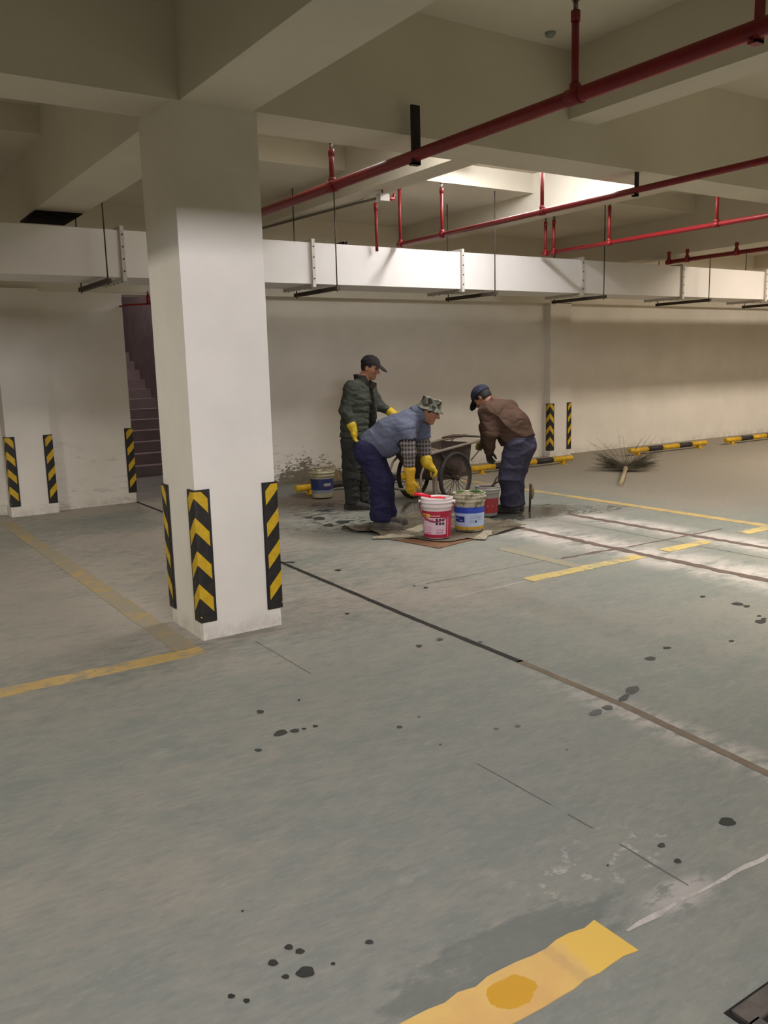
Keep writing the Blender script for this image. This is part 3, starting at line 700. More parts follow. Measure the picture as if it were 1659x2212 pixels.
# red scraper resting across the rim
cx_, cy_ = r.location.x, r.location.y; az = r.rotation_euler.z; top = .012 + H
t = empty('scraper', (cx_, cy_, top + .012), az + .10); tag(t, 'bright red plastic scraper resting across the rim of the white and red bucket', 'scraper')
M_RP = mat('red_plastic', lin(226, 30, 58), .35, .03)
bm = B(); tube(bm, [(.045, -.215, .030), (.050, -.16, .028), (.055, -.06, .004)], [.013, .017, .012], 12); obj('grip', bm, M_RP, t)
bm = B(); prism(bm, [(.045, -.07), (.075, -.07), (.14, .06), (.10, .075), (.04, .03)], -.006, .002); obj('blade', bm, M_RP, t, bevel=.002, seg=1)

rb, rt, H = .136, .153, .368
WD = mat('pail_dirty', lin(186, 180, 156), .6, .08, 8, dirt=lin(112, 102, 80), dirt_amt=.62, dirt_scale=11)
r = bucket(1014, 1153, rb, rt, H, WD, 'dirty white bucket with a blue band and pale label behind the red-labelled bucket', 'white')
PB1 = mat('label_blue', lin(44, 72, 176), .45, .06, 8, dirt=lin(90, 96, 120), dirt_amt=.15); PB2 = mat('label_paleblue', lin(178, 196, 224), .5, .04, 8); PB3 = mat('label_navy', lin(34, 50, 126), .5, .06)
PB4 = mat('label_amber', lin(196, 150, 44), .55, .12, 14, dirt=lin(150, 136, 100), dirt_amt=.3)
lb = label_start(PB1, PB2, PB4); bm = lb['bm']
cone_patch(bm, rb, rt, H, -PI, PI, H*.50, H*.66, .0012, 0, 64); cone_patch(bm, rb, rt, H, -PI, PI, H*.15, H*.50, .0012, 1, 64); cone_patch(bm, rb, rt, H, -PI, PI, H*.07, H*.15, .0012, 2, 64)
marks(lb, 'navy_panel', PB3, [(-1.1, -.32, H*.27, H*.42)], rb, rt, H, .0024)
marks(lb, 'panel_lettering', PB2, [(-.98, -.75, H*.35, H*.37), (-.68, -.44, H*.31, H*.33)], rb, rt, H)
marks(lb, 'printed_lines', P_INK, [(.05, .98, H*.415, H*.422), (.05, .80, H*.375, H*.382), (.05, .55, H*.30, H*.306), (.05, .35, H*.26, H*.266), (.40, .52, H*.26, H*.31), (.60, .95, H*.335, H*.341), (.43, .47, H*.46, H*.49)], rb, rt, H)
label_end(lb, r)
bm = B(); tube(bm, [((rt+.012)*math.cos(.95), (rt+.012)*math.sin(.95), H*.86), ((rb+.024)*math.cos(.3), (rb+.03)*math.sin(.3), H*.64)], .0025, 6); tube(bm, [((rt+.014)*math.cos(t_), (rt+.014)*math.sin(t_), H*.86) for t_ in np.linspace(.95, 1.6, 8)], .0025, 6); obj('handle', bm, M_STEEL, r)
bm = B(); lathe(bm, [(0, H*.80), (rt*.95, H*.78)], 40); obj('contents', bm, mat('slop_grey', lin(150, 146, 120), .5, .2, 20), r)
M_GRN = mat('green_smear', lin(64, 112, 42), .6, .3, 14, dirt=lin(60, 62, 44), dirt_amt=.4)
bm = B()
for k, (a0, n_, w_) in enumerate(((.9, 12, .007), (2.1, 14, .010), (3.4, 10, .008), (-.9, 9, .006))):
    pts = []; rr_ = []
    for i in range(n_):
        a = a0 + i * .085; R = rt - .006 - .016 * abs(math.sin(1.3*i + k)); pts.append((R * math.cos(a), R * math.sin(a), H - .004 + .006 * math.sin(2.3*i + k))); rr_.append(w_ * (.5 + .8 * abs(math.sin(1.9*i + k))) * math.sin(PI * (i + .5) / n_))
    bm = B(); tube(bm, pts, rr_, 8); obj('paint_smear', bm, M_GRN, r)

rb, rt, H = .098, .120, .315
r = bucket(1054, 1119, rb, rt, H, mat('pail_greyred', lin(150, 146, 140), .6, .1, 8, dirt=lin(104, 92, 82), dirt_amt=.4), 'dirty grey bucket with a red lower half behind the blue-banded bucket', 'red')
lb = label_start(mat('label_dullred', lin(142, 44, 46), .55, .15, 9, dirt=lin(110, 92, 84), dirt_amt=.3)); cone_patch(lb['bm'], rb, rt, H, -PI, PI, H*.12, H*.62, .0012, 0, 64)
marks(lb, 'pale_line', PWP, [(-1.5, 1.5, H*.36, H*.375)], rb, rt, H, .0024)
label_end(lb, r)
bm = B(); lathe(bm, [(0, H*.93), (rt*.98, H*.92)], 40); obj('contents', bm, mat('mortar_dark', lin(92, 84, 74), .9, .2, 20), r)
t = empty('trowel', (r.location.x, r.location.y, r.location.z + H), r.rotation_euler.z); tag(t, 'dark trowel with a looped handle lying in the grey and red bucket', 'trowel')
M_DK = mat('tool_dark', lin(54, 46, 38), .6, .2, 10)
bm = B(); prism(bm, [(-.10, -.10), (.03, -.13), (.05, .06), (-.06, .08)], -.016, -.008); obj('blade', bm, M_DK, t)
bm = B(); tube(bm, [(0, .04, -.01), (.01, .07, .03), (.015, .085, .075), (.01, .105, .10), (.0, .12, .075), (0, .105, .04), (0, .07, .02)], .009, 8); obj('loop_handle', bm, M_DK, t)

rb, rt, H = .128, .150, .345
r = bucket(697, 1079, rb, rt, H, mat('pail_grubby', lin(172, 164, 134), .65, .1, 8, dirt=lin(110, 96, 70), dirt_amt=.42, dirt_scale=7), 'grubby blue-labelled bucket by the flaking wall behind the standing worker', 'blue')
lb = label_start(mat('label_muddyblue', lin(38, 46, 92), .6, .15, 8, dirt=lin(74, 72, 74), dirt_amt=.4, dirt_scale=8), mat('label_greyblue', lin(120, 124, 130), .6, .15, 8, dirt=lin(108, 92, 70), dirt_amt=.5))
bm = lb['bm']; cone_patch(bm, rb, rt, H, -PI, PI, H*.30, H*.70, .0012, 0, 64); cone_patch(bm, rb, rt, H, -PI, PI, H*.18, H*.30, .0012, 1, 64)
marks(lb, 'pale_panel', mat('label_smudge', lin(150, 146, 150), .6, .2, 20), [(.15, .85, H*.44, H*.54)], rb, rt, H, .0024); marks(lb, 'dark_lettering', P_INK, [(-.1, .6, H*.38, H*.43)], rb, rt, H, .0036)
label_end(lb, r)
bm = B()
for k in range(4):
    pts = [((rt - .01) * math.cos(a), (rt - .01) * math.sin(a), H + .004 + .012 * abs(math.sin(4*a + k))) for a in np.linspace(k*1.5, k*1.5 + 1.4, 10)]
    tube(bm, pts, .011, 8)
obj('mortar_crust', bm, mat('crust', lin(150, 140, 110), .9, .2, 16), r)
bm = B(); lathe(bm, [(0, H*.9), (rt*.97, H*.9)], 40); obj('contents', bm, mat('mortar_brown', lin(96, 84, 62), .9, .2, 20), r)
# plaster heap against the wall behind it
bm = B(); c = np.array([5.95, 10.38]); nA, nR = 40, 14; rings = []
for i in range(nR + 1):
    f = i / nR; row = []
    for k in range(nA):
        a = 2*PI*k/nA; P = np.array([math.cos(a)*f*2, math.sin(a)*f*2, 1.]); q = 1 + .18 * float(n3(P, 3, 3))
        row.append(bm.verts.new((c[0] + .55*f*q*math.cos(a), min(10.695, c[1] + .34*f*q*math.sin(a)), max(.002, .17*(1-f)**1.0*(1 + .5*float(n3(P*2, 4, 8))) + .002))))
    rings.append(row)
for i in range(nR):
    for k in range(nA): bm.faces.new((rings[i][k], rings[i+1][k], rings[i+1][(k+1) % nA], rings[i][(k+1) % nA])).smooth = True
bmesh.ops.remove_doubles(bm, verts=bm.verts, dist=1e-4)
o = obj('plaster_heap', bm, mat('plaster_rubble', lin(112, 98, 74), .95, .25, 12, bump=.8, bscale=40)); tag(o, 'low heap of brown plaster rubble against the flaking wall behind the grubby bucket', 'rubble')

# ------------------------------------------------------------------ handcart
M_RUST = mat('cart_rust', lin(70, 57, 47), .85, .35, 7, bump=.5, dirt=lin(112, 100, 88), dirt_amt=.4, dirt_scale=7)
M_TYRE = mat('tyre_rubber', lin(48, 42, 38), .85, .25, 9, dirt=lin(96, 86, 76), dirt_amt=.3)
M_POLE = mat('pole_pale', lin(118, 108, 94), .65, .2, 9, dirt=lin(90, 78, 64), dirt_amt=.3)
HR = .30
hubC = at_z(984, 1031.5, HR); vd = hubC[:2] / np.linalg.norm(hubC[:2]); vr = np.array([vd[1], -vd[0]])
nx = .79 * vr - .61 * vd; axv = .61 * vr + .79 * vd           # axle direction (to the near right wheel) and long axis
TR = .64
cc = hubC[:2] - nx * TR / 2
cart = empty('handcart', (cc[0], cc[1], 0), math.atan2(axv[1], axv[0])); tag(cart, 'rusty two-wheeled handcart with spoked wheels and a steel tub between the workers', 'handcart')
# local frame: x long axis (towards the handle), -y towards the near right wheel
def wheel(yc):
    bm = B(); tube(bm, [((HR-.020)*math.cos(a), yc, HR + (HR-.020)*math.sin(a)) for a in np.linspace(0, 2*PI, 56, endpoint=False)], .022, 12, 0, False, True)
    w = obj('wheel', bm, M_TYRE, cart)
    bm = B(); tube(bm, [((HR-.045)*math.cos(a), yc, HR + (HR-.045)*math.sin(a)) for a in np.linspace(0, 2*PI, 48, endpoint=False)], .010, 8, 0, False, True); obj('rim', bm, M_RUST, w)
    bm = B(); tube(bm, [(0, yc - .055, HR), (0, yc - .045, HR), (0, yc - .04, HR), (0, yc + .04, HR), (0, yc + .045, HR), (0, yc + .055, HR)], [.018, .018, .032, .032, .018, .018], 14); obj('hub', bm, M_RUST, w)
    for k in range(24):
        a = 2*PI*k/24; a2 = a + (.35 if k % 2 else -.35); sy = .03 if k % 4 < 2 else -.03
        bm = B(); tube(bm, [(.026*math.cos(a2), yc + sy, HR + .026*math.sin(a2)), ((HR-.05)*math.cos(a), yc, HR + (HR-.05)*math.sin(a))], .0032, 6); obj('spoke', bm, M_RUST, w)
wheel(-TR/2); wheel(TR/2)
bm = B(); tube(bm, [(0, -TR/2, HR), (0, TR/2, HR)], .016, 12); obj('axle', bm, M_RUST, cart)
# tub
def tub(bm, th=0.0):
    zt0, zt1 = .615, .675                                         # rim height at the far left end and at the handle end
    top = [(-.46, -.235, zt0), (.43, -.235, zt1), (.43, .235, zt1), (-.46, .235, zt0)]
    bot = [(-.16, -.205, .27), (.40, -.205, .27), (.40, .205, .27), (-.16, .205, .27)]
    vt = [bm.verts.new(p) for p in top]; vb = [bm.verts.new(p) for p in bot]
    it = [bm.verts.new((p[0]*.96, p[1]*.94, p[2])) for p in top]; ib = [bm.verts.new((p[0]*.96, p[1]*.94, p[2] + .02)) for p in bot]
    for i in range(4):
        j = (i + 1) % 4
        bm.faces.new((vb[i], vb[j], vt[j], vt[i])); bm.faces.new((it[i], it[j], ib[j], ib[i])); bm.faces.new((vt[i], vt[j], it[j], it[i]))
    bm.faces.new(list(reversed(vb))); bm.faces.new(ib)
bm = B(); tub(bm); obj('tub', bm, M_RUST, cart, bevel=.004, seg=1)
bm = B(); N = 16
g_ = [[bm.verts.new((-.36 + .74*i/N, -.205 + .41*j/N, .555 + .03*math.sin(2.1*i/3) * math.cos(j/2.3) + .05*(1 - abs(2*i/N - 1)))) for j in range(N + 1)] for i in range(N + 1)]
for i in range(N):
    for j in range(N): bm.faces.new((g_[i][j], g_[i+1][j], g_[i+1][j+1], g_[i][j+1])).smooth = True
obj('mortar_load', bm, mat('mortar_load', lin(108, 96, 80), .95, .2, 14, bump=.6), cart)
for sy in (-1, 1):
    bm = B(); tube(bm, [(-.50, sy*.262, .60), (.43, sy*.262, .675), (.60, sy*.262, .685), (.98, sy*.262, .70)], .018, 12); ho = obj('handle_pole', bm, M_POLE, cart)
    bm = B(); tube(bm, [(.40, sy*.25, .46), (.74, sy*.262, .69)], .007, 8); obj('brace', bm, M_RUST, cart)
    bm = B(); bar(bm, (0, sy*.24, HR), (-.02, sy*.245, .40), .05, .012); bar(bm, (-.02, sy*.245, .40), (-.2, sy*.25, .66), .03, .01, (0, 1, 0)); obj('axle_bracket', bm, M_RUST, cart)
bm = B(); tube(bm, [(.90, -.262, .698), (.90, .262, .698)], .014, 10); obj('cross_bar', bm, M_POLE, cart)
bm = B(); pts = [(-.36, -.24, .56), (-.46, -.24, .50), (-.53, -.24, .38), (-.55, -.24, .24), (-.52, -.24, .10), (-.50, -.24, .02)]; tube(bm, pts, .014, 10)
pts2 = [(x, -y, z) for x, y, z in pts]; tube(bm, pts2, .014, 10); tube(bm, [(-.545, -.24, .20), (-.545, .24, .20)], .014, 10)
obj('prop_stand', bm, M_POLE, cart)
bD = float(np.hypot(cc[0], cc[1])) + .10
def bdp(px, py):
    v = ray(px, py); return CAM_C + v * (bD / (v[:2] @ vd))
t = empty('bent_bar', (cart.location.x, cart.location.y, .0), cart.rotation_euler.z); tag(t, 'short curved dark wooden bar lying across the top of the handcart tub', 'bar')
bm = B(); bl = lambda px, py: tuple(Matrix.Rotation(-cart.rotation_euler.z, 3, 'Z') @ Vector(bdp(px, py) - np.array([cart.location.x, cart.location.y, 0])))
tube(bm, [bl(955, 946), bl(966, 943.5), bl(978, 941.5), bl(990, 941), bl(1000, 942)], [.012, .017, .018, .018, .017], 12)
obj('bar_body', bm, mat('bar_brown', lin(78, 58, 46), .7, .2, 8), t)
# ------------------------------------------------------------------ upright steel chisel and twig broom
c = at_z(1144, 1106)
t = empty('chisel_rod', (c[0], c[1], 0)); tag(t, 'dark steel rod standing upright on the wet floor right of the brown-jacket worker', 'rod')
bm = B(); tube(bm, [(0, 0, 0), (.008, 0, .16), (.016, 0, .305)], [.011, .013, .014], 10); obj('rod_body', bm, mat('rod_steel', lin(48, 42, 34), .6, .2), t)
bm = B(); tube(bm, [(.024, -.01, .14), (.032, -.012, .19), (.034, -.012, .24), (.022, 0, .285)], [.006, .018, .018, .008], 10); tube(bm, [(.0155, 0, .285), (.017, 0, .31)], .018, 10); obj('rag_wrap', bm, mat('rag_tan', lin(122, 104, 76), .9, .2, 16), t)
b0 = at_z(1341, 1050); b1 = at_z(1352, 1022, .06); bc = at_z(1352, 1018)
t = empty('twig_broom', (b0[0], b0[1], 0)); tag(t, 'twig broom lying fanned out on the floor near the right-hand wheel stop', 'broom')
dv = np.array([bc[0] - b0[0], bc[1] - b0[1]]); HL = float(np.linalg.norm(dv)) * .92; dv /= np.linalg.norm(dv); pv = np.array([dv[1], -dv[0]])
M_TWIG = mat('twigs_brown', lin(84, 76, 58), .9, .25, 20); M_BAM = mat('bamboo', lin(170, 156, 118), .6, .15, 12)
bm = B(); tube(bm, [(0, 0, .028), (dv[0]*HL, dv[1]*HL, .05)], .026, 12); obj('handle', bm, M_BAM, t)
bm = B(); tube(bm, [(dv[0]*(HL-.05), dv[1]*(HL-.05), .049), (dv[0]*(HL+.04), dv[1]*(HL+.04), .052)], .033, 12); obj('binding', bm, mat('binding_pale', lin(176, 166, 134), .7, .1), t)
bm = B(); rg = random.Random(11)
for k in range(560):
    a = rg.gauss(0, .70) if k % 3 else rg.choice((-1, 1)) * rg.gauss(1.05, .16); a = max(-1.45, min(1.45, a)); L = rg.uniform(.22, .62) * (1 if abs(a) < .9 else .92)
    el = rg.uniform(.0, .22) if k % 3 else rg.uniform(.15, .6)
    if k % 22 == 0: el = rg.uniform(.6, 1.1)
    p0 = np.array([dv[0]*HL, dv[1]*HL, .05]); d = np.array([*(math.cos(a)*dv + math.sin(a)*pv), 0.0])
    bend = rg.uniform(-.35, .35); pts = []
    for i in range(5):
        s = i / 4 * L; q = p0 + d * s + np.array([*(pv * bend * s * s), 0]) + np.array([0, 0, el * s - .15 * s * s])
        q[2] = max(.003, q[2]); pts.append(tuple(q))
    tube(bm, pts, [.0024, .0022, .0019, .0015, .0008], 4, 0, False)
    for q in range(3):
        i = rg.randint(1, 3); b_ = np.array(pts[i]); e = b_ + np.array([*(math.cos(a + rg.uniform(-.8, .8))*dv + math.sin(a + rg.uniform(-.8, .8))*pv), rg.uniform(-.05, .35)]) * rg.uniform(.05, .16)
        e[2] = max(.003, e[2]); tube(bm, [tuple(b_), tuple(e)], [.0013, .0006], 3, 0, False)
o = obj('twigs', bm, M_TWIG, t); o['kind'] = 'stuff'
# ------------------------------------------------------------------ people: smooth implicit surfaces meshed on a grid
class Field:
    def __init__(s, lo, hi, h):
        s.lo = np.array(lo, float); s.h = h
        s.n = np.maximum(4, np.ceil((np.array(hi, float) - s.lo) / h).astype(int) + 1)
        s.F = np.full(tuple(s.n), .30)
        s.ax = [s.lo[i] + h * np.arange(s.n[i]) for i in range(3)]
    def _blk(s, lo, hi):
        a = np.clip(np.floor((np.array(lo) - s.lo) / s.h).astype(int), 0, s.n); b = np.clip(np.ceil((np.array(hi) - s.lo) / s.h).astype(int) + 1, 0, s.n)
        if np.any(b <= a): return None, None
        sl = tuple(slice(a[i], b[i]) for i in range(3))
        P = np.stack(np.meshgrid(s.ax[0][sl[0]], s.ax[1][sl[1]], s.ax[2][sl[2]], indexing='ij'), -1)
        return sl, P
    def _put(s, sl, d, k, sub=False):
        f = s.F[sl]
        if sub: s.F[sl] = np.maximum(f, -d); return
        if k <= 0: s.F[sl] = np.minimum(f, d); return
        t = np.clip(.5 + .5 * (f - d) / k, 0, 1); s.F[sl] = f * (1 - t) + d * t - k * t * (1 - t)
    def cone(s, a, b, r1, r2, k=.02, flat=None, sub=False):
        a = np.array(a, float); b = np.array(b, float); R = max(r1, r2) * (max(1.0, flat[1]) if flat else 1) + k + 3 * s.h + .03
        sl, P = s._blk(np.minimum(a, b) - R, np.maximum(a, b) + R)
        if sl is None: return s
        ba = b - a; L2 = max(1e-9, ba @ ba); t = np.clip(((P - a) @ ba) / L2, 0, 1)
        q = P - a - t[..., None] * ba
        if flat:
            n = np.array(flat[0], float); n /= np.linalg.norm(n); q = q + n * ((q @ n) * (1 / flat[1] - 1))[..., None]
        s._put(sl, np.linalg.norm(q, axis=-1) - (r1 + (r2 - r1) * t), k, sub); return s
    def chain(s, pts, rs, k=.02, flat=None):
        for i in range(len(pts) - 1): s.cone(pts[i], pts[i+1], rs[i], rs[i+1], k, flat)
        return s
    def ell(s, c, A, r, k=.015, sub=False):
        c = np.array(c, float); A = np.array(A, float); r = np.array(r, float); R = r.max() + k + 3 * s.h + .02
        sl, P = s._blk(c - R, c + R)
        if sl is None: return s
        q = ((P - c) @ A.T) / r; l = np.linalg.norm(q, axis=-1); g = np.linalg.norm(q / r, axis=-1)
        s._put(sl, l * (l - 1) / np.maximum(g, 1e-6), k, sub); return s
    def half(s, p, n):                                  # keep the side n points away from
        P = np.stack(np.meshgrid(*s.ax, indexing='ij'), -1); n = np.array(n, float); n /= np.linalg.norm(n)
        s.F = np.maximum(s.F, (P - np.array(p)) @ n); return s
    def disp(s, fn):
        P = np.stack(np.meshgrid(*s.ax, indexing='ij'), -1); m = np.abs(s.F) < .06
        s.F[m] += fn(P[m]); return s
    def mesh(s):
        F = s.F.copy()
        for i in range(3):                              # closed at the border
            sl = [slice(None)] * 3
            for e in (0, -1): sl[i] = e; F[tuple(sl)] = np.maximum(F[tuple(sl)], .01); sl[i] = slice(None)
        n = np.array(F.shape); c = n - 1
        off = [(x, y, z) for x in (0, 1) for y in (0, 1) for z in (0, 1)]
        V = np.zeros((*c, 3)); cnt = np.zeros(tuple(c))
        gi = np.stack(np.meshgrid(*[np.arange(m) for m in c], indexing='ij'), -1).astype(float)
        for o in off:
            for ax in range(3):
                if o[ax]: continue
                o2 = list(o); o2[ax] = 1
                fa = F[o[0]:o[0]+c[0], o[1]:o[1]+c[1], o[2]:o[2]+c[2]]; fb = F[o2[0]:o2[0]+c[0], o2[1]:o2[1]+c[1], o2[2]:o2[2]+c[2]]
                m = (fa < 0) != (fb < 0)
                if not m.any(): continue
                t = fa[m] / (fa[m] - fb[m]); p = gi[m] + np.array(o); p[:, ax] += t
                V[m] += p; cnt[m] += 1
        act = cnt > 0; idx = np.full(tuple(c), -1); idx[act] = np.arange(act.sum())
        verts = s.lo + s.h * (V[act] / cnt[act][:, None]); faces = []
        for ax in range(3):
            u, w = (ax + 1) % 3, (ax + 2) % 3
            sa = [slice(None)] * 3; sb = [slice(None)] * 3; sa[ax] = slice(0, -1); sb[ax] = slice(1, None)
            a, b = F[tuple(sa)], F[tuple(sb)]; m = (a < 0) != (b < 0)
            I = np.argwhere(m)
            ok = (I[:, u] > 0) & (I[:, w] > 0) & (I[:, u] < c[u]) & (I[:, w] < c[w]); I = I[ok]
            q = []
            for du, dw in ((-1, -1), (0, -1), (0, 0), (-1, 0)):
                J = I.copy(); J[:, u] += du; J[:, w] += dw; q.append(idx[J[:, 0], J[:, 1], J[:, 2]])
            q = np.stack(q, 1); inside = (a[I[:, 0], I[:, 1], I[:, 2]] < 0)
            q[~inside] = q[~inside][:, ::-1]; faces.append(q)
        faces = np.concatenate(faces); faces = faces[(faces >= 0).all(1)]
        return verts, faces
def unit(v): v = np.array(v, float); return v / np.linalg.norm(v)
def flesh(name, fld, mats, parent, smooth=2, mfn=None, label=None):
    v, f = fld.mesh(); o = npobj(name, v, f, mats, parent)
    if smooth:
        md = o.modifiers.new('relax', 'SMOOTH'); md.iterations = smooth; md.factor = .5
    if mfn is not None:
        cen = v[f].mean(1); o.data.polygons.foreach_set('material_index', mfn(cen).astype(int))
    if label: o['label'] = label
    return o
class Pose:                                            # pixel + depth offset -> world, around a base point on the floor
    def __init__(s, px, py):
        s.b = at_z(px, py); s.d = unit([s.b[0], s.b[1], 0]); s.r = np.array([s.d[1], -s.d[0], 0]); s.D = float(np.hypot(s.b[0], s.b[1]))
    def J(s, px, py, dep=0.0):
        v = ray(px, py); return CAM_C + v * ((s.D + dep) / (v @ s.d))
    def Z(s, px, z, dep=0.0):
        p = s.J(px, 790, dep); p[2] = z; return p
    def dir(s, r, d, z=0.0): return unit(s.r * r + s.d * d + np.array([0, 0, z]))
def frame(f, up):
    f = unit(f); l = unit(np.cross(up, f)); u = np.cross(f, l); return f, l, u
SKIN = mat('skin', lin(150, 106, 80), .6, .10, 14, spec=.3)
HAIR = mat('hair_black', lin(24, 20, 19), .7, .2, 40)
EYEW = mat('eye_dark', lin(30, 22, 20), .3, .05)
def head_into(F, c, f, u_hint, neck):
    f, l, u = frame(f, u_hint); A = np.array([f, l, u])
    F.ell(c + u*.015, A, (.098, .076, .108), .02); F.ell(c + f*.022 - u*.060, A, (.070, .056, .060), .03)
    F.ell(c + f*.070 - u*.104, A, (.024, .026, .018), .025)                      # chin
    F.ell(c + f*.088 + u*.026, A, (.014, .048, .010), .015)                      # brow
    F.cone(c + f*.092 + u*.012, c + f*.117 - u*.030, .008, .0135, .012)           # nose
    F.ell(c + f*.104 - u*.034, A, (.012, .018, .009), .010)
    F.ell(c + f*.083 - u*.064, A, (.012, .024, .006), .010); F.ell(c + f*.082 - u*.076, A, (.011, .022, .006), .010)   # lips
    for sg in (-1, 1):
        F.ell(c + f*.060 - u*.022 + l*sg*.042, A, (.030, .022, .024), .02)       # cheek
        F.ell(c + f*.090 + u*.008 + l*sg*.030, A, (.014, .016, .011), 0, True)   # eye socket
        F.ell(c - f*.008 - u*.010 + l*sg*.078, A, (.020, .010, .034), .006)      # ear
        F.ell(c - f*.004 - u*.008 + l*sg*.089, A, (.010, .006, .020), 0, True)
    F.cone(c - u*.055 - f*.020, neck, .056, .062, .03)
    return f, l, u
def eyes(c, f, l, u, parent):
    for sg in (-1, 1):
        F = Field(c + f*.080 + u*.008 + l*sg*.030 - .03, c + f*.080 + u*.008 + l*sg*.030 + .03, .004)
        F.ell(c + f*.079 + u*.008 + l*sg*.030, np.array([f, l, u]), (.013, .015, .010), 0); flesh('eye', F, EYEW, parent, 1)
def hand(w, d, n, t, curl=.5, s=1.0, thumb=.5, fat=1.0):
    # glove or hand: w wrist, d towards the fingers, n palm side, t thumb side
    d = unit(d); n = unit(n - d * (np.dot(n, d))); t = unit(np.cross(n, d)) * (1 if np.dot(np.cross(n, d), t) > 0 else -1)
    F = Field(w - .26, w + .26, .0048)
    pe = w + d * .088 * s
    F.cone(w, w + d*.045*s, .024*s*fat, .026*s*fat, .012, (t, 1.35)); F.cone(w + d*.035*s, pe, .021*s*fat, .017*s*fat, .012, (t, 2.1))
    for i, (off, L) in enumerate(((.034, .070), (.0115, .078), (-.0115, .072), (-.033, .056))):
        b = pe + t * off * s - d * (.004 + .004 * abs(i - 1.2)) * s; a = (.25 + .85 * curl) ; dd = unit(d + t * off * 1.6)
        p = b; ang = 0
        for j, (fr, r0, r1) in enumerate(((.44, .0105, .0098), (.32, .0098, .0090), (.24, .0090, .0076))):
            ang += curl * (.75, .95, .70)[j]; q = p + (dd * math.cos(ang) + n * math.sin(ang)) * L * fr * s
            F.cone(p, q, r0*s*fat, r1*s*fat, .006); p = q
    tb = w + d*.028*s + t*.026*s; t1 = tb + (d*.62 + t*.62 + n*.30) * .040*s; t2 = t1 + unit(d*.85 + t*(.45 - .6*thumb) + n*(.25 + thumb)) * .034*s
    t3 = t2 + unit(d*.85 + t*(.25 - .8*thumb) + n*(.3 + thumb)) * .026*s
    F.chain([tb, t1, t2, t3], [.0155*s*fat, .0125*s*fat, .0112*s*fat, .009*s*fat], .008)
    return F
def shoe(F, ank, toe_dir, L=.27, k=.012):
    t = unit([toe_dir[0], toe_dir[1], 0]); z = np.array([0, 0, 1.]); s = np.cross(z, t); a = np.array([ank[0], ank[1], 0.0])
    heel = a - t*.065; ball = a + t*(L*.48); toe = a + t*(L - .085)
    F.cone(heel + z*.040, ball + z*.036, .040, .042, k, (z, .92)); F.cone(ball + z*.034, toe + z*.030, .043, .034, k)
    F.cone(a + z*.10, a + t*.06 + z*.06, .052, .047, .02); F.cone(a + z*.15, a + z*.05 - t*.02, .050, .047, .02)
    F.cone(heel + z*.010, ball + z*.010, .043, .045, .004, (z, .35)); F.cone(ball + z*.010, toe + z*.010, .046, .037, .004, (z, .35))
    F.half(a, (0, 0, -1)); return F
def bounds(pts, pad): P = np.array(pts); return P.min(0) - pad, P.max(0) + pad
def folds(axis, f1, amp, seed, f2=None):
    axis = unit(axis)
    def fn(P):
        w = n3(P, 6, seed); q = n3(P, 11, seed + 1)
        ridge = 1 - 2 * np.abs(np.sin((P @ axis) * f1 * .5 + 3.2 * w)) ** .7
        r2 = 1 - 2 * np.abs(np.sin((P @ unit(axis + np.array([.5, -.6, .25]))) * f1 * .42 + 3.0 * n3(P, 8, seed + 3))) ** .7
        return -amp * 1.25 * (ridge * np.clip(.45 + q, 0, 1.3) + .6 * r2 * np.clip(.35 - q, 0, 1.2) + .5 * n3(P, f2 or 20, seed + 2))
    return fn
def fabric(name, c, var=.14, scale=9, rough=.9, dirt=None, dirt_amt=.2, bscale=180):
    n = NT(name)
    f = n.ramp(n.noise(scale, 5, .6), .3, .7); col = n.mix(f, tuple(x * (1 - var) for x in c), tuple(x * (1 + var) for x in c))
    if dirt: col = n.mix(n.ramp(n.noise(5, 6, .65, (1, 1, 1), (3.1, 1.7, .3)), .75 - .5 * dirt_amt, .97 - .5 * dirt_amt), col, dirt)
    r1 = n.math('ABSOLUTE', n.sub(n.noise(6, 1, .4, (1, 1, 1.7), (1, 2, 3), (.5, .3, 0)), .5)); r2 = n.math('ABSOLUTE', n.sub(n.noise(15, 3, .55, (1, 1, .8), (4, 2, 1), (0, .7, .4)), .5))
    n.bump(n.add(n.add(n.ramp(r1, 0, .16), n.mul(n.ramp(r2, 0, .2), .25)), n.mul(n.noise(bscale, 2), .05)), .020, .42)
    return n.done(col, rough, 0, .15)
GLV = mat('glove_yellow', lin(188, 158, 30), .55, .12, 14, spec=.4, dirt=lin(150, 122, 36), dirt_amt=.25)
GLVO = mat('glove_ochre', lin(196, 152, 34), .55, .12, 14, spec=.4, dirt=lin(140, 106, 30), dirt_amt=.25)
SHOE = mat('shoe_dusty', lin(84, 78, 70), .85, .2, 12, dirt=lin(128, 120, 108), dirt_amt=.35); SHOED = mat('shoe_dark', lin(52, 49, 46), .8, .2, 12, dirt=lin(92, 86, 78), dirt_amt=.3)
BH = .008

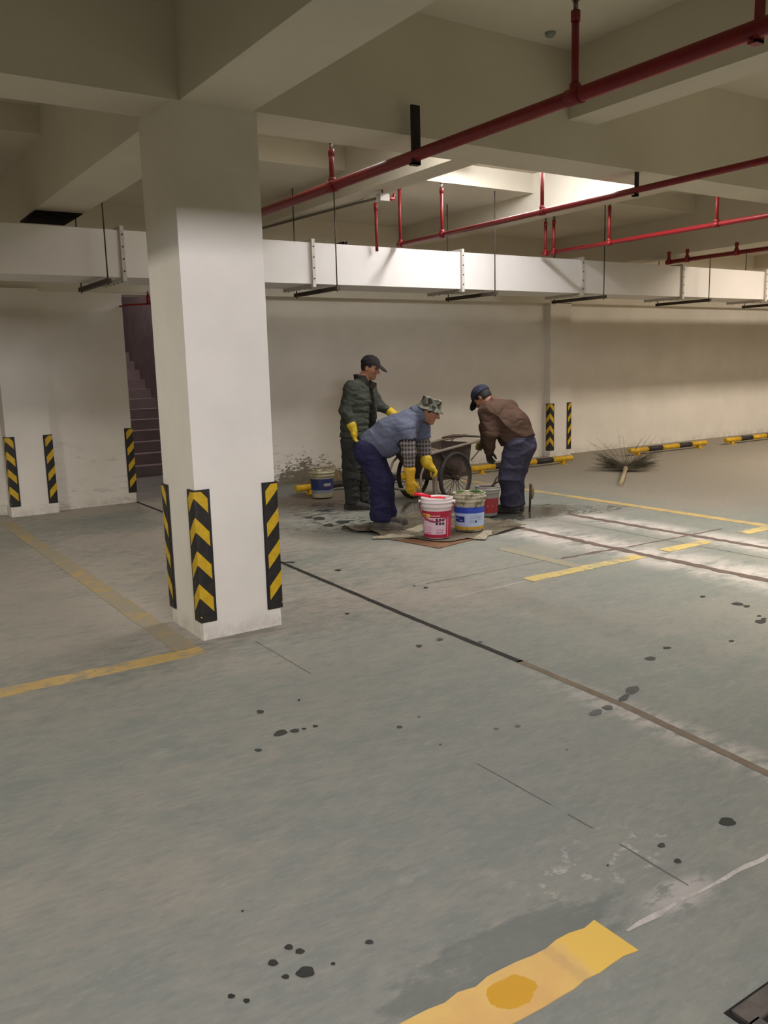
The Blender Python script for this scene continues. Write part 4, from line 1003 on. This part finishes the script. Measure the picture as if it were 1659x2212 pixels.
# ---------- the standing worker in the grey-green quilted jacket
p = Pose(768, 1098); J, Z = p.J, p.Z
root = empty('person', (p.b[0], p.b[1], 0)); tag(root, 'person standing in a grey-green quilted jacket, dark cap and yellow gloves, facing right', 'person')
face = p.dir(.93, -.36, -.30); fwd = p.dir(.93, -.36); nr = p.dir(-.36, -.93)       # nr: towards the viewer side shoulder
hc = J(799, 794, -.02); neck = J(783, 822, 0); chest = J(775, 862, 0); waist = J(768, 912, 0); pel = J(764, 948, 0)
shN = J(769, 838, -.02) + nr*.155; shF = J(786, 838, .02) - nr*.155
elN = J(745, 886, -.19); wrN = J(762, 925, -.20); elF = J(818, 876, .14); wrF = J(849, 893, .10)
hipN = pel + nr*.09 - np.array([0,0,.02]); hipF = pel - nr*.09 - np.array([0,0,.02])
knN = J(759, 1026, -.08); anN = Z(752, .10, -.06); knF = J(778, 1024, .10); anF = Z(775, .10, .13)
lo, hi = bounds([hc, neck, shN, shF, elN, wrN, elF, wrF, anN, anF, pel], .18); lo[2] = -.01
F = Field(lo, hi, BH)
f_, l_, u_ = head_into(F, hc, face, np.array([0, 0, 1.]) + .12*fwd, neck)
F.chain([neck, chest, waist, pel], [.065, .105, .095, .095], .05, (nr, 1.25))
for sh, el, wr in ((shN, elN, wrN), (shF, elF, wrF)): F.chain([neck, sh, el, wr], [.05, .055, .042, .030], .03); F.cone(wr, wr + unit(wr - el)*.02, .03, .024, .02)
for h, kn, an in ((hipN, knN, anN), (hipF, knF, anF)): F.chain([h, kn, an], [.080, .054, .034], .03); F.cone(an, an + fwd*.03 - np.array([0, 0, .05]), .034, .024, .02)
flesh('body', F, SKIN, root, 1); eyes(hc, f_, l_, u_, root)
# hair
F = Field(hc - .16, hc + .16, .006); A = np.array([f_, l_, u_])
F.ell(hc - f_*.012 + u_*.020, A, (.096, .083, .112), 0); F.half(hc + f_*.045, f_); F.half(hc - u_*.055, -u_); F.ell(hc + f_*.02 - u_*.03, A, (.05, .12, .045), 0, True); flesh('hair', F, HAIR, root, 1)
# cap
CAPM = fabric('cap_dark', lin(40, 36, 36), .15)
F = Field(hc - .26, hc + .26, .006)
F.ell(hc + u_*.040 - f_*.004, A, (.114, .094, .102), 0); F.half(hc + u_*.038 - f_*.0, -unit(u_ + f_*-.12)); flesh('cap_crown', F, CAPM, root, 2)
F = Field(hc - .26, hc + .26, .005)
bc_ = hc + f_*.125 + u_*.042; bu = unit(u_ + f_*.42); bf = unit(np.cross(l_, bu)); bf = bf if bf @ f_ > 0 else -bf
F.ell(bc_ - bu*.006, np.array([bf, l_, bu]), (.092, .080, .011), 0); F.half(hc + f_*.06, -f_); flesh('cap_brim', F, CAPM, root, 1)
# trousers
TR1 = fabric('trousers_grey', lin(52, 52, 49), .18, 7, dirt=lin(112, 108, 98), dirt_amt=.22)
lo, hi = bounds([pel, hipN, hipF, knN, knF, anN, anF], .22); lo[2] = .02
F = Field(lo, hi, BH); F.cone(pel + np.array([0, 0, .06]), pel - np.array([0, 0, .05]), .125, .125, .04, (nr, 1.3))
for h, kn, an in ((hipN, knN, anN), (hipF, knF, anF)): F.chain([h, kn, an + np.array([0, 0, .05]), an - np.array([0, 0, .03])], [.112, .096, .080, .082], .02, (fwd, 1.08))
F.half((0, 0, .062), (0, 0, -1))
F.disp(folds((0, 0, 1), 42, .007, 5)); flesh('trousers', F, TR1, root, 1)
for an, fd in ((anN, p.dir(.95, -.3)), (anF, p.dir(.96, -.1))):
    F = Field(np.array([an[0], an[1], 0]) - .32, np.array([an[0], an[1], .2]) + .32, .007); shoe(F, an, fd); flesh('shoe', F, SHOED, root, 1)
# jacket
JK = fabric('jacket_greygreen', lin(60, 63, 55), .12, 6)
hem = J(765, 944, 0); hz = hem[2]
lo, hi = bounds([neck, shN, shF, elN, wrN, elF, wrF, hem], .26); F = Field(lo, hi, BH)
F.chain([neck - np.array([0, 0, .03]), chest, waist, hem - np.array([0, 0, .06])], [.085, .148, .158, .170], .05, (nr, 1.28))
F.half((0, 0, hz), (0, 0, -1))
qs = hz
F.disp(lambda P: .012 * (np.abs(np.sin((P[:, 2] - qs + .012*n3(P, 6, 3)) * PI / .070)) ** .5 - .75) * -1.0 + .006 * n3(P, 14, 21))
# open front
fc = waist + fwd*.17 - nr*.03
for sh, el, wr in ((shN, elN, wrN), (shF, elF, wrF)): F.chain([neck - np.array([0, 0, .05]), sh, el, wr - unit(wr - el)*.05], [.085, .084, .066, .048], .028)
F.disp(folds(unit(elN - shN), 60, .005, 31))
op = p.dir(.985, -.17)
F.cone(neck + op*.115 - np.array([0, 0, .04]), np.array([*(waist + op*.165)[:2], hz - .05]), .050, .058, 0, None, True)
F.chain([J(803, 838, .06), J(809, 866, .08), J(808, 900, .09), J(806, 925, .09)], [.022, .030, .030, .026], .02)
F.half((0, 0, hz), (0, 0, -1))
flesh('jacket', F, JK, root, 1, None)
# dark shirt seen in the open front
F = Field(lo, hi, .01); F.chain([neck - np.array([0, 0, .02]), chest + fwd*.005, waist + fwd*.0, hem + fwd*.0], [.07, .128, .136, .138], .04, (nr, 1.15)); F.chain([J(793, 828, .0), J(800, 856, .02), J(803, 890, .03), J(804, 936, .03)], [.036, .040, .044, .046], .02); F.half((0, 0, hz - .012), (0, 0, -1)); flesh('shirt', F, fabric('shirt_black', lin(26, 24, 23), .1), root, 1)
# stand-up collar
F = Field(neck - .26, neck + .26, .006); up = unit(np.array([0, 0, 1.]) - .25*fwd)
F.cone(neck - up*.03, neck + up*.075, .094, .082, 0, (nr, 1.12)); F.cone(neck - up*.10, neck + up*.12, .082, .070, 0, (nr, 1.12), True); F.cone(neck + fwd*.06 + up*.03, neck + fwd*.16 + up*.02, .045, .06, 0, None, True)
F.half(neck + up*.066 + fwd*.0, up + .35*fwd); flesh('collar', F, fabric('collar_dark', lin(44, 42, 38), .1), root, 1)
F = Field(neck - .3, neck + .3, .005); fb = J(800, 823, -.06); ft = J(816, 833, -.03); fm = J(803, 842, -.05)
cen = (fb + ft + fm) / 3; nn_ = unit(np.cross(ft - fb, fm - fb)); F.ell(cen, np.array([unit(ft - fm), unit(np.cross(nn_, unit(ft - fm))), nn_]), (.050, .030, .007), 0); flesh('collar_flap', F, fabric('flap_brown', lin(58, 44, 38), .1), root, 1)
for w, el, d, n, t, cr in ((wrN, elN, J(766, 950, -.19) - wrN, fwd - .2*nr, -nr + fwd, .45), (wrF, elF, J(868, 897, .05) - wrF, np.array([0, 0, -1.]) + .1*fwd, -nr, .35)):
    F = hand(w + unit(w - el)*.02, d, n, t, cr, 1.12, .4, 1.25); F.cone(w - unit(w - el)*.035, w + unit(w - el)*.03, .056, .040, .015); flesh('glove', F, GLV, root, 1, None, 'yellow rubber glove')

# ---------- the bending worker in the blue shirt
p = Pose(817, 1144); J, Z = p.J, p.Z
root = empty('person', (p.b[0], p.b[1], 0)); tag(root, 'person bending forward in a faded blue shirt, camouflage hat, navy trousers and yellow gloves', 'person')
fwd = p.dir(.97, -.22); nr = p.dir(-.22, -.97); UP = np.array([0, 0, 1.])
hc = J(927, 889, .0); neck = J(903, 897, 0); chest = J(876, 922, 0); mid = J(842, 938, 0); pel = J(797, 962, 0); rump = J(790, 968, 0)
shN = J(882, 930, -.0) + nr*.155; shF = J(902, 930, .0) - nr*.155
elN = J(883, 981, -.20); wrN = J(885, 1024, -.20); elF = J(917, 978, .15); wrF = J(922, 1003, .10)
rump = J(794, 968, 0); hipN = rump + nr*.085; hipF = rump - nr*.085
knN = J(822, 1043, -.10); anN = Z(813, .10, -.07); knF = J(828, 1040, .12); anF = Z(826, .10, .20)
face = p.dir(.88, -.26, -.42)
lo, hi = bounds([hc, neck, shN, shF, elN, wrN, elF, wrF, anN, anF, pel], .18); lo[2] = -.01
F = Field(lo, hi, BH); f_, l_, u_ = head_into(F, hc, face, UP + .45*fwd, neck)
F.chain([neck, chest, mid, pel], [.06, .11, .10, .085], .05, (nr, 1.2))
for sh, el, wr in ((shN, elN, wrN), (shF, elF, wrF)): F.chain([chest, sh, el, wr], [.06, .055, .042, .030], .03); F.cone(wr, wr + unit(wr - el)*.02, .03, .024, .02)
for h, kn, an in ((hipN, knN, anN), (hipF, knF, anF)): F.chain([h, kn, an], [.080, .054, .034], .03); F.cone(an, an + fwd*.03 - np.array([0, 0, .05]), .034, .024, .02)
flesh('body', F, SKIN, root, 1); eyes(hc, f_, l_, u_, root)
A = np.array([f_, l_, u_])
F = Field(hc - .16, hc + .16, .006); F.ell(hc - f_*.014 + u_*.012, A, (.096, .084, .112), 0); F.half(hc + f_*.05, f_); F.half(hc - u_*.095, -u_); F.ell(hc + f_*.045 - u_*.05, A, (.055, .12, .050), 0, True); flesh('hair', F, HAIR, root, 1)
# camouflage hat
def camo():
    n = NT('hat_camo')
    a = n.math('GREATER_THAN', n.noise(22, 2, .5), .52); b = n.math('GREATER_THAN', n.noise(26, 2, .5, (1, 1, 1), (3, 5, 1)), .56)
    c = n.mix(a, lin(126, 125, 112), lin(92, 92, 82)); return n.done(n.mix(b, c, lin(58, 58, 50)), .9, 0, .15)
CAMO = camo(); hu = unit(u_ - .10*f_)
F = Field(hc - .3, hc + .3, .006); Ah = np.array(frame(f_, hu))
F.cone(hc + hu*.035, hc + hu*.085, .110, .100, .0, (l_, .90)); F.half(hc + hu*.030, -hu); F.cone(hc + hu*.12, hc + hu*.125, .085, .08, .03, (hu, .25)); F.half(hc + hu*.124, hu)
flesh('hat_crown', F, CAMO, root, 2)
F = Field(hc - .3, hc + .3, .005); q0 = hc + hu*.032
F.cone(q0 + hu*.006, q0 - hu*.030, .112, .150, 0, (l_, .92)); F.half(q0 + hu*.012, hu); F.half(q0 - hu*.026, -hu); F.cone(q0 + hu*.002, q0 - hu*.040, .101, .150, 0, (l_, .92), True); flesh('hat_brim', F, CAMO, root, 1)
# navy trousers
NAVY = fabric('trousers_navy', lin(40, 39, 66), .16, 7, dirt=lin(60, 58, 78), dirt_amt=.15)
lo, hi = bounds([pel, hipN, hipF, knN, knF, anN, anF], .24); lo[2] = .015
F = Field(lo, hi, BH); F.cone(J(812, 956, 0), J(806, 980, 0), .118, .124, .05, (nr, 1.3))
for h, kn, an in ((hipN, knN, anN), (hipF, knF, anF)): F.chain([h - UP*.03, kn, an + UP*.04, an - UP*.03], [.116, .104, .094, .098], .03, (fwd, 1.06))
F.half((0, 0, .085), (0, 0, -1))
F.disp(folds((.2, .1, 1), 40, .007, 15)); flesh('trousers', F, NAVY, root, 1)
for an, fd in ((anN, p.dir(.97, -.2)), (anF, p.dir(.98, -.05))):
    F = Field(np.array([an[0], an[1], 0]) - .32, np.array([an[0], an[1], .2]) + .32, .007); shoe(F, an, fd); o = flesh('shoe', F, SHOE, root, 1); 
# blue shirt: loose body and short outer sleeves
BLUE = fabric('shirt_blue', lin(90, 95, 112), .12, 6, .85, dirt=lin(74, 78, 96), dirt_amt=.2)
hemA = J(783, 956, 0); lo, hi = bounds([neck, shN, shF, J(882, 985, -.2), hemA, J(850, 990, 0)], .26); F = Field(lo, hi, BH)
F.chain([neck - fwd*.03, chest, mid, J(803, 960, 0)], [.080, .142, .150, .132], .06, (nr, 1.28))
F.cone(J(870, 945, 0), J(834, 965, 0), .120, .135, .06, (nr, 1.3))                 # the loose belly of the shirt hanging down
hd = unit(J(842, 996, 0) - J(774, 944, 0)); F.half(J(806, 970, 0), unit(np.cross(nr, hd)) * (1 if np.cross(nr, hd) @ -fwd > 0 else -1))
slN = elN + unit(shN - elN)*.055; slF = elF + unit(shF - elF)*.06
for sh, el, sl in ((shN, elN, slN), (shF, elF, slF)):
    F.chain([chest + UP*.02, sh, sl], [.09, .098, .094], .04)
F.disp(folds(unit(fwd*.6 + UP), 40, .0075, 45)); 
for sl, sh in ((slN, shN), (slF, shF)):
    F.cone(sl, sl - unit(sh - sl)*.25, .11, .13, 0, None, True)
flesh('shirt', F, BLUE, root, 1)
# collar
F = Field(neck - .25, neck + .25, .006); up = unit(hc - neck)
F.cone(neck - up*.035, neck + up*.06, .092, .086, 0, (nr, 1.1)); F.cone(neck - up*.10, neck + up*.1, .078, .076, 0, (nr, 1.1), True); F.half(neck + up*.055, up); F.half(neck - up*.05, -up); flesh('collar', F, BLUE, root, 1)
# plaid sleeves
def plaid():
    n = NT('plaid_sleeve'); x, y, z = n.xyz()
    def st(v, f, w): return n.math('LESS_THAN', n.math('FRACT', n.mul(v, f)), w)
    h = st(z, 24, .38); q = n.add(x, n.mul(y, -.8)); v = st(q, 26, .38); w1 = st(n.add(z, .013), 24, .10); w2 = st(n.add(q, .012), 26, .10)
    c = n.mix(n.mul(n.add(h, v), .5), lin(118, 112, 108), lin(44, 40, 42)); c = n.mix(n.mx(n.mul(w1, .5), n.mul(w2, .5)), c, lin(150, 142, 136))
    return n.done(c, .9, 0, .15)
PLD = plaid()
for sh, el, wr in ((shN, elN, wrN), (shF, elF, wrF)):
    st = el + unit(sh - el)*.09; F = Field(*bounds([st, el, wr], .14), .007); F.chain([st, el, wr - unit(wr - el)*.02], [.078, .070, .048], .015); F.disp(folds(unit(wr - el), 70, .005, 61)); flesh('plaid_sleeve', F, PLD, root, 1)
# gloves
F = hand(wrN + (elN - wrN)*.0 + unit(wrN - elN)*.06, J(889, 1078, -.19) - wrN, fwd*.3 - nr*.95, fwd, .28, 1.12, .3, 1.12); F.cone(wrN - unit(wrN - elN)*.025, wrN + unit(wrN - elN)*.09, .060, .036, .015); flesh('glove', F, GLVO, root, 1, None, 'ochre yellow glove hanging down')
stick_top = J(936, 1016, .12); hf = unit(J(941, 1021, .10) - wrF)
F = hand(wrF + hf*.03, hf, -UP*.9 + .2*fwd, -nr + .2*fwd, .80, 1.05, .7, 1.12); F.cone(wrF - unit(wrF - elF)*.03, wrF, .062, .052, .015); F.cone(wrF, wrF + hf*.06, .052, .036, .02); flesh('glove', F, GLV, root, 1, None, 'yellow glove gripping the post')
# the post under his hand
gr = wrF + hf*.11 - UP*.03
t = empty('wooden_post', (gr[0], gr[1], 0)); tag(t, 'grey wooden post held upright by the bending worker behind the red-labelled bucket', 'post')
bm = B(); bar(bm, (0, 0, .0), (0, 0, gr[2] + .02), .040, .034, (1, 0, 0)); obj('post_shaft', bm, mat('post_wood', lin(116, 104, 88), .85, .25, 9), t, bevel=.004)
bm = B(); bar(bm, (.01, .012, .06), (.01, .012, .10), .06, .05, (1, 0, 0)); obj('post_band', bm, M_DK, t)

root.location.z = .012
# ---------- the worker in the brown jacket, bent over the cart handle
p = Pose(1102, 1106); J, Z = p.J, p.Z
root = empty('person', (p.b[0], p.b[1], 0)); tag(root, 'person bent over in a brown jacket, dark cap and grey-blue trousers with his back turned', 'person')
fwd = p.dir(-.86, .5); nr = p.dir(-.5, -.86)                                       # faces left and away; nr = his left side, towards the viewer
hc = J(1042, 858, .14); neck = J(1064, 872, .10); chest = J(1086, 893, .05); mid = J(1108, 918, .0); pel = J(1124, 948, -.02)
shN = J(1072, 889, .06) + nr*.17; shF = J(1082, 886, .08) - nr*.17
elN = J(1057, 938, -.14); wrN = J(1056, 974, -.06); elF = J(1052, 925, .28); wrF = J(1047, 953, .34)
hipN = pel + nr*.09 - UP*.03; hipF = pel - nr*.09 - UP*.03
knN = J(1100, 1030, -.10); anN = Z(1102, .10, -.03); knF = J(1110, 1030, .08); anF = Z(1112, .10, .10)
face = p.dir(-.62, .30, -.75)
lo, hi = bounds([hc, neck, shN, shF, elN, wrN, elF, wrF, anN, anF, pel], .18); lo[2] = -.01
F = Field(lo, hi, BH); f_, l_, u_ = head_into(F, hc, face, UP + .9*fwd, neck)
F.chain([neck, chest, mid, pel], [.06, .11, .10, .085], .05, (nr, 1.2))
for sh, el, wr in ((shN, elN, wrN), (shF, elF, wrF)): F.chain([chest, sh, el, wr], [.06, .055, .042, .030], .03); F.cone(wr, wr + unit(wr - el)*.02, .03, .024, .02)
for h, kn, an in ((hipN, knN, anN), (hipF, knF, anF)): F.chain([h, kn, an], [.080, .054, .034], .03); F.cone(an, an + fwd*.03 - np.array([0, 0, .05]), .034, .024, .02)
flesh('body', F, SKIN, root, 1); eyes(hc, f_, l_, u_, root)
A = np.array([f_, l_, u_])
F = Field(hc - .16, hc + .16, .006); F.ell(hc - f_*.014 + u_*.012, A, (.098, .085, .116), 0); F.half(hc + f_*.05, f_); F.half(hc - u_*.075, -u_); F.ell(hc + f_*.03 - u_*.045, A, (.055, .12, .042), 0, True); flesh('hair', F, HAIR, root, 1)
CAPB = fabric('cap_navy', lin(44, 46, 60), .15, dirt=lin(92, 92, 110), dirt_amt=.25)
F = Field(hc - .26, hc + .26, .006); F.ell(hc + u_*.036 - f_*.006, A, (.118, .098, .104), 0); F.half(hc + u_*.026, -unit(u_ - f_*.10)); flesh('cap_crown', F, CAPB, root, 2)
F = Field(hc - .28, hc + .28, .005); bc_ = hc + f_*.122 + u_*.030; bu = unit(u_ + f_*.38); bf = unit(np.cross(l_, bu)); bf = bf if bf @ f_ > 0 else -bf
F.ell(bc_ - bu*.006, np.array([bf, l_, bu]), (.085, .080, .011), 0); F.half(hc + f_*.06, -f_); flesh('cap_brim', F, fabric('brim_black', lin(28, 27, 30), .1), root, 1)
# trousers
TR3 = fabric('trousers_greyblue', lin(60, 58, 74), .15, 7, dirt=lin(92, 88, 96), dirt_amt=.2)
lo, hi = bounds([pel, hipN, hipF, knN, knF, anN, anF], .24); lo[2] = .015
F = Field(lo, hi, BH); F.cone(J(1116, 932, 0), J(1124, 966, 0), .140, .148, .05, (nr, 1.22))
for h, kn, an in ((hipN, knN, anN), (hipF, knF, anF)): F.chain([h - UP*.03, kn, an + UP*.05, an - UP*.03], [.130, .112, .098, .112], .03, (fwd, 1.05))
F.half((0, 0, .065), (0, 0, -1))
F.disp(folds((.1, .2, 1), 40, .007, 75)); flesh('trousers', F, TR3, root, 1)
for an, fd in ((anN, p.dir(-.55, .2)), (anF, p.dir(.35, .9))):
    F = Field(np.array([an[0], an[1], 0]) - .34, np.array([an[0], an[1], .2]) + .34, .007); shoe(F, an, fd, .28); flesh('shoe', F, SHOED, root, 1)
# jacket
BRN = fabric('jacket_brown', lin(74, 56, 45), .14, 6, .8, dirt=lin(62, 46, 38), dirt_amt=.2)
hemP = J(1122, 952, 0); lo, hi = bounds([neck, shN, shF, elN, wrN, elF, wrF, hemP], .28); F = Field(lo, hi, BH)
F.chain([neck + fwd*.0, chest, mid, J(1126, 955, 0)], [.080, .146, .160, .160], .06, (nr, 1.32))
F.cone(J(1090, 925, .0), J(1106, 950, 0), .12, .13, .05, (nr, 1.3))
hd = unit(J(1161, 938, 0) - J(1089, 962, 0)); hn = unit(np.cross(nr, hd)); hn = hn if hn[2] < 0 else -hn
F.half(J(1124, 951, 0), hn)
for sh, el, wr in ((shN, elN, wrN), (shF, elF, wrF)): F.chain([chest, sh, el, wr], [.095, .100, .082, .058], .04)
F.disp(folds(unit(UP - .5*fwd), 38, .009, 85)); flesh('jacket', F, BRN, root, 1)
F = Field(neck - .25, neck + .25, .006); up = unit(hc - neck)
F.cone(neck - up*.045, neck + up*.028, .094, .082, 0, (nr, 1.1)); F.cone(neck - up*.10, neck + up*.1, .078, .070, 0, (nr, 1.1), True); F.half(neck + up*.036, up); F.half(neck - up*.06, -up); flesh('collar', F, fabric('collar_brown', lin(96, 74, 60), .1), root, 1)
GLD = mat('glove_dark', lin(48, 42, 36), .8, .2, 14); GLK = mat('glove_khaki', lin(122, 110, 52), .7, .2, 14)
dn = unit(J(1057, 990, -.02) - wrN)
F = hand(wrN + dn*.01, dn, -fwd + nr*.2, -nr, .55, 1.0, .5, 1.1); flesh('glove', F, GLD, root, 1, None, 'dark glove hanging below the sleeve')
dn = unit(J(1041, 958, .40) - wrF)
F = hand(wrF + dn*.01, dn, -UP + .3*fwd, nr, .75, 1.08, .6, 1.12); F.cone(wrF - dn*.03, wrF + dn*.03, .05, .036, .015); flesh('glove', F, GLK, root, 1, None, 'khaki glove on the cart handle')
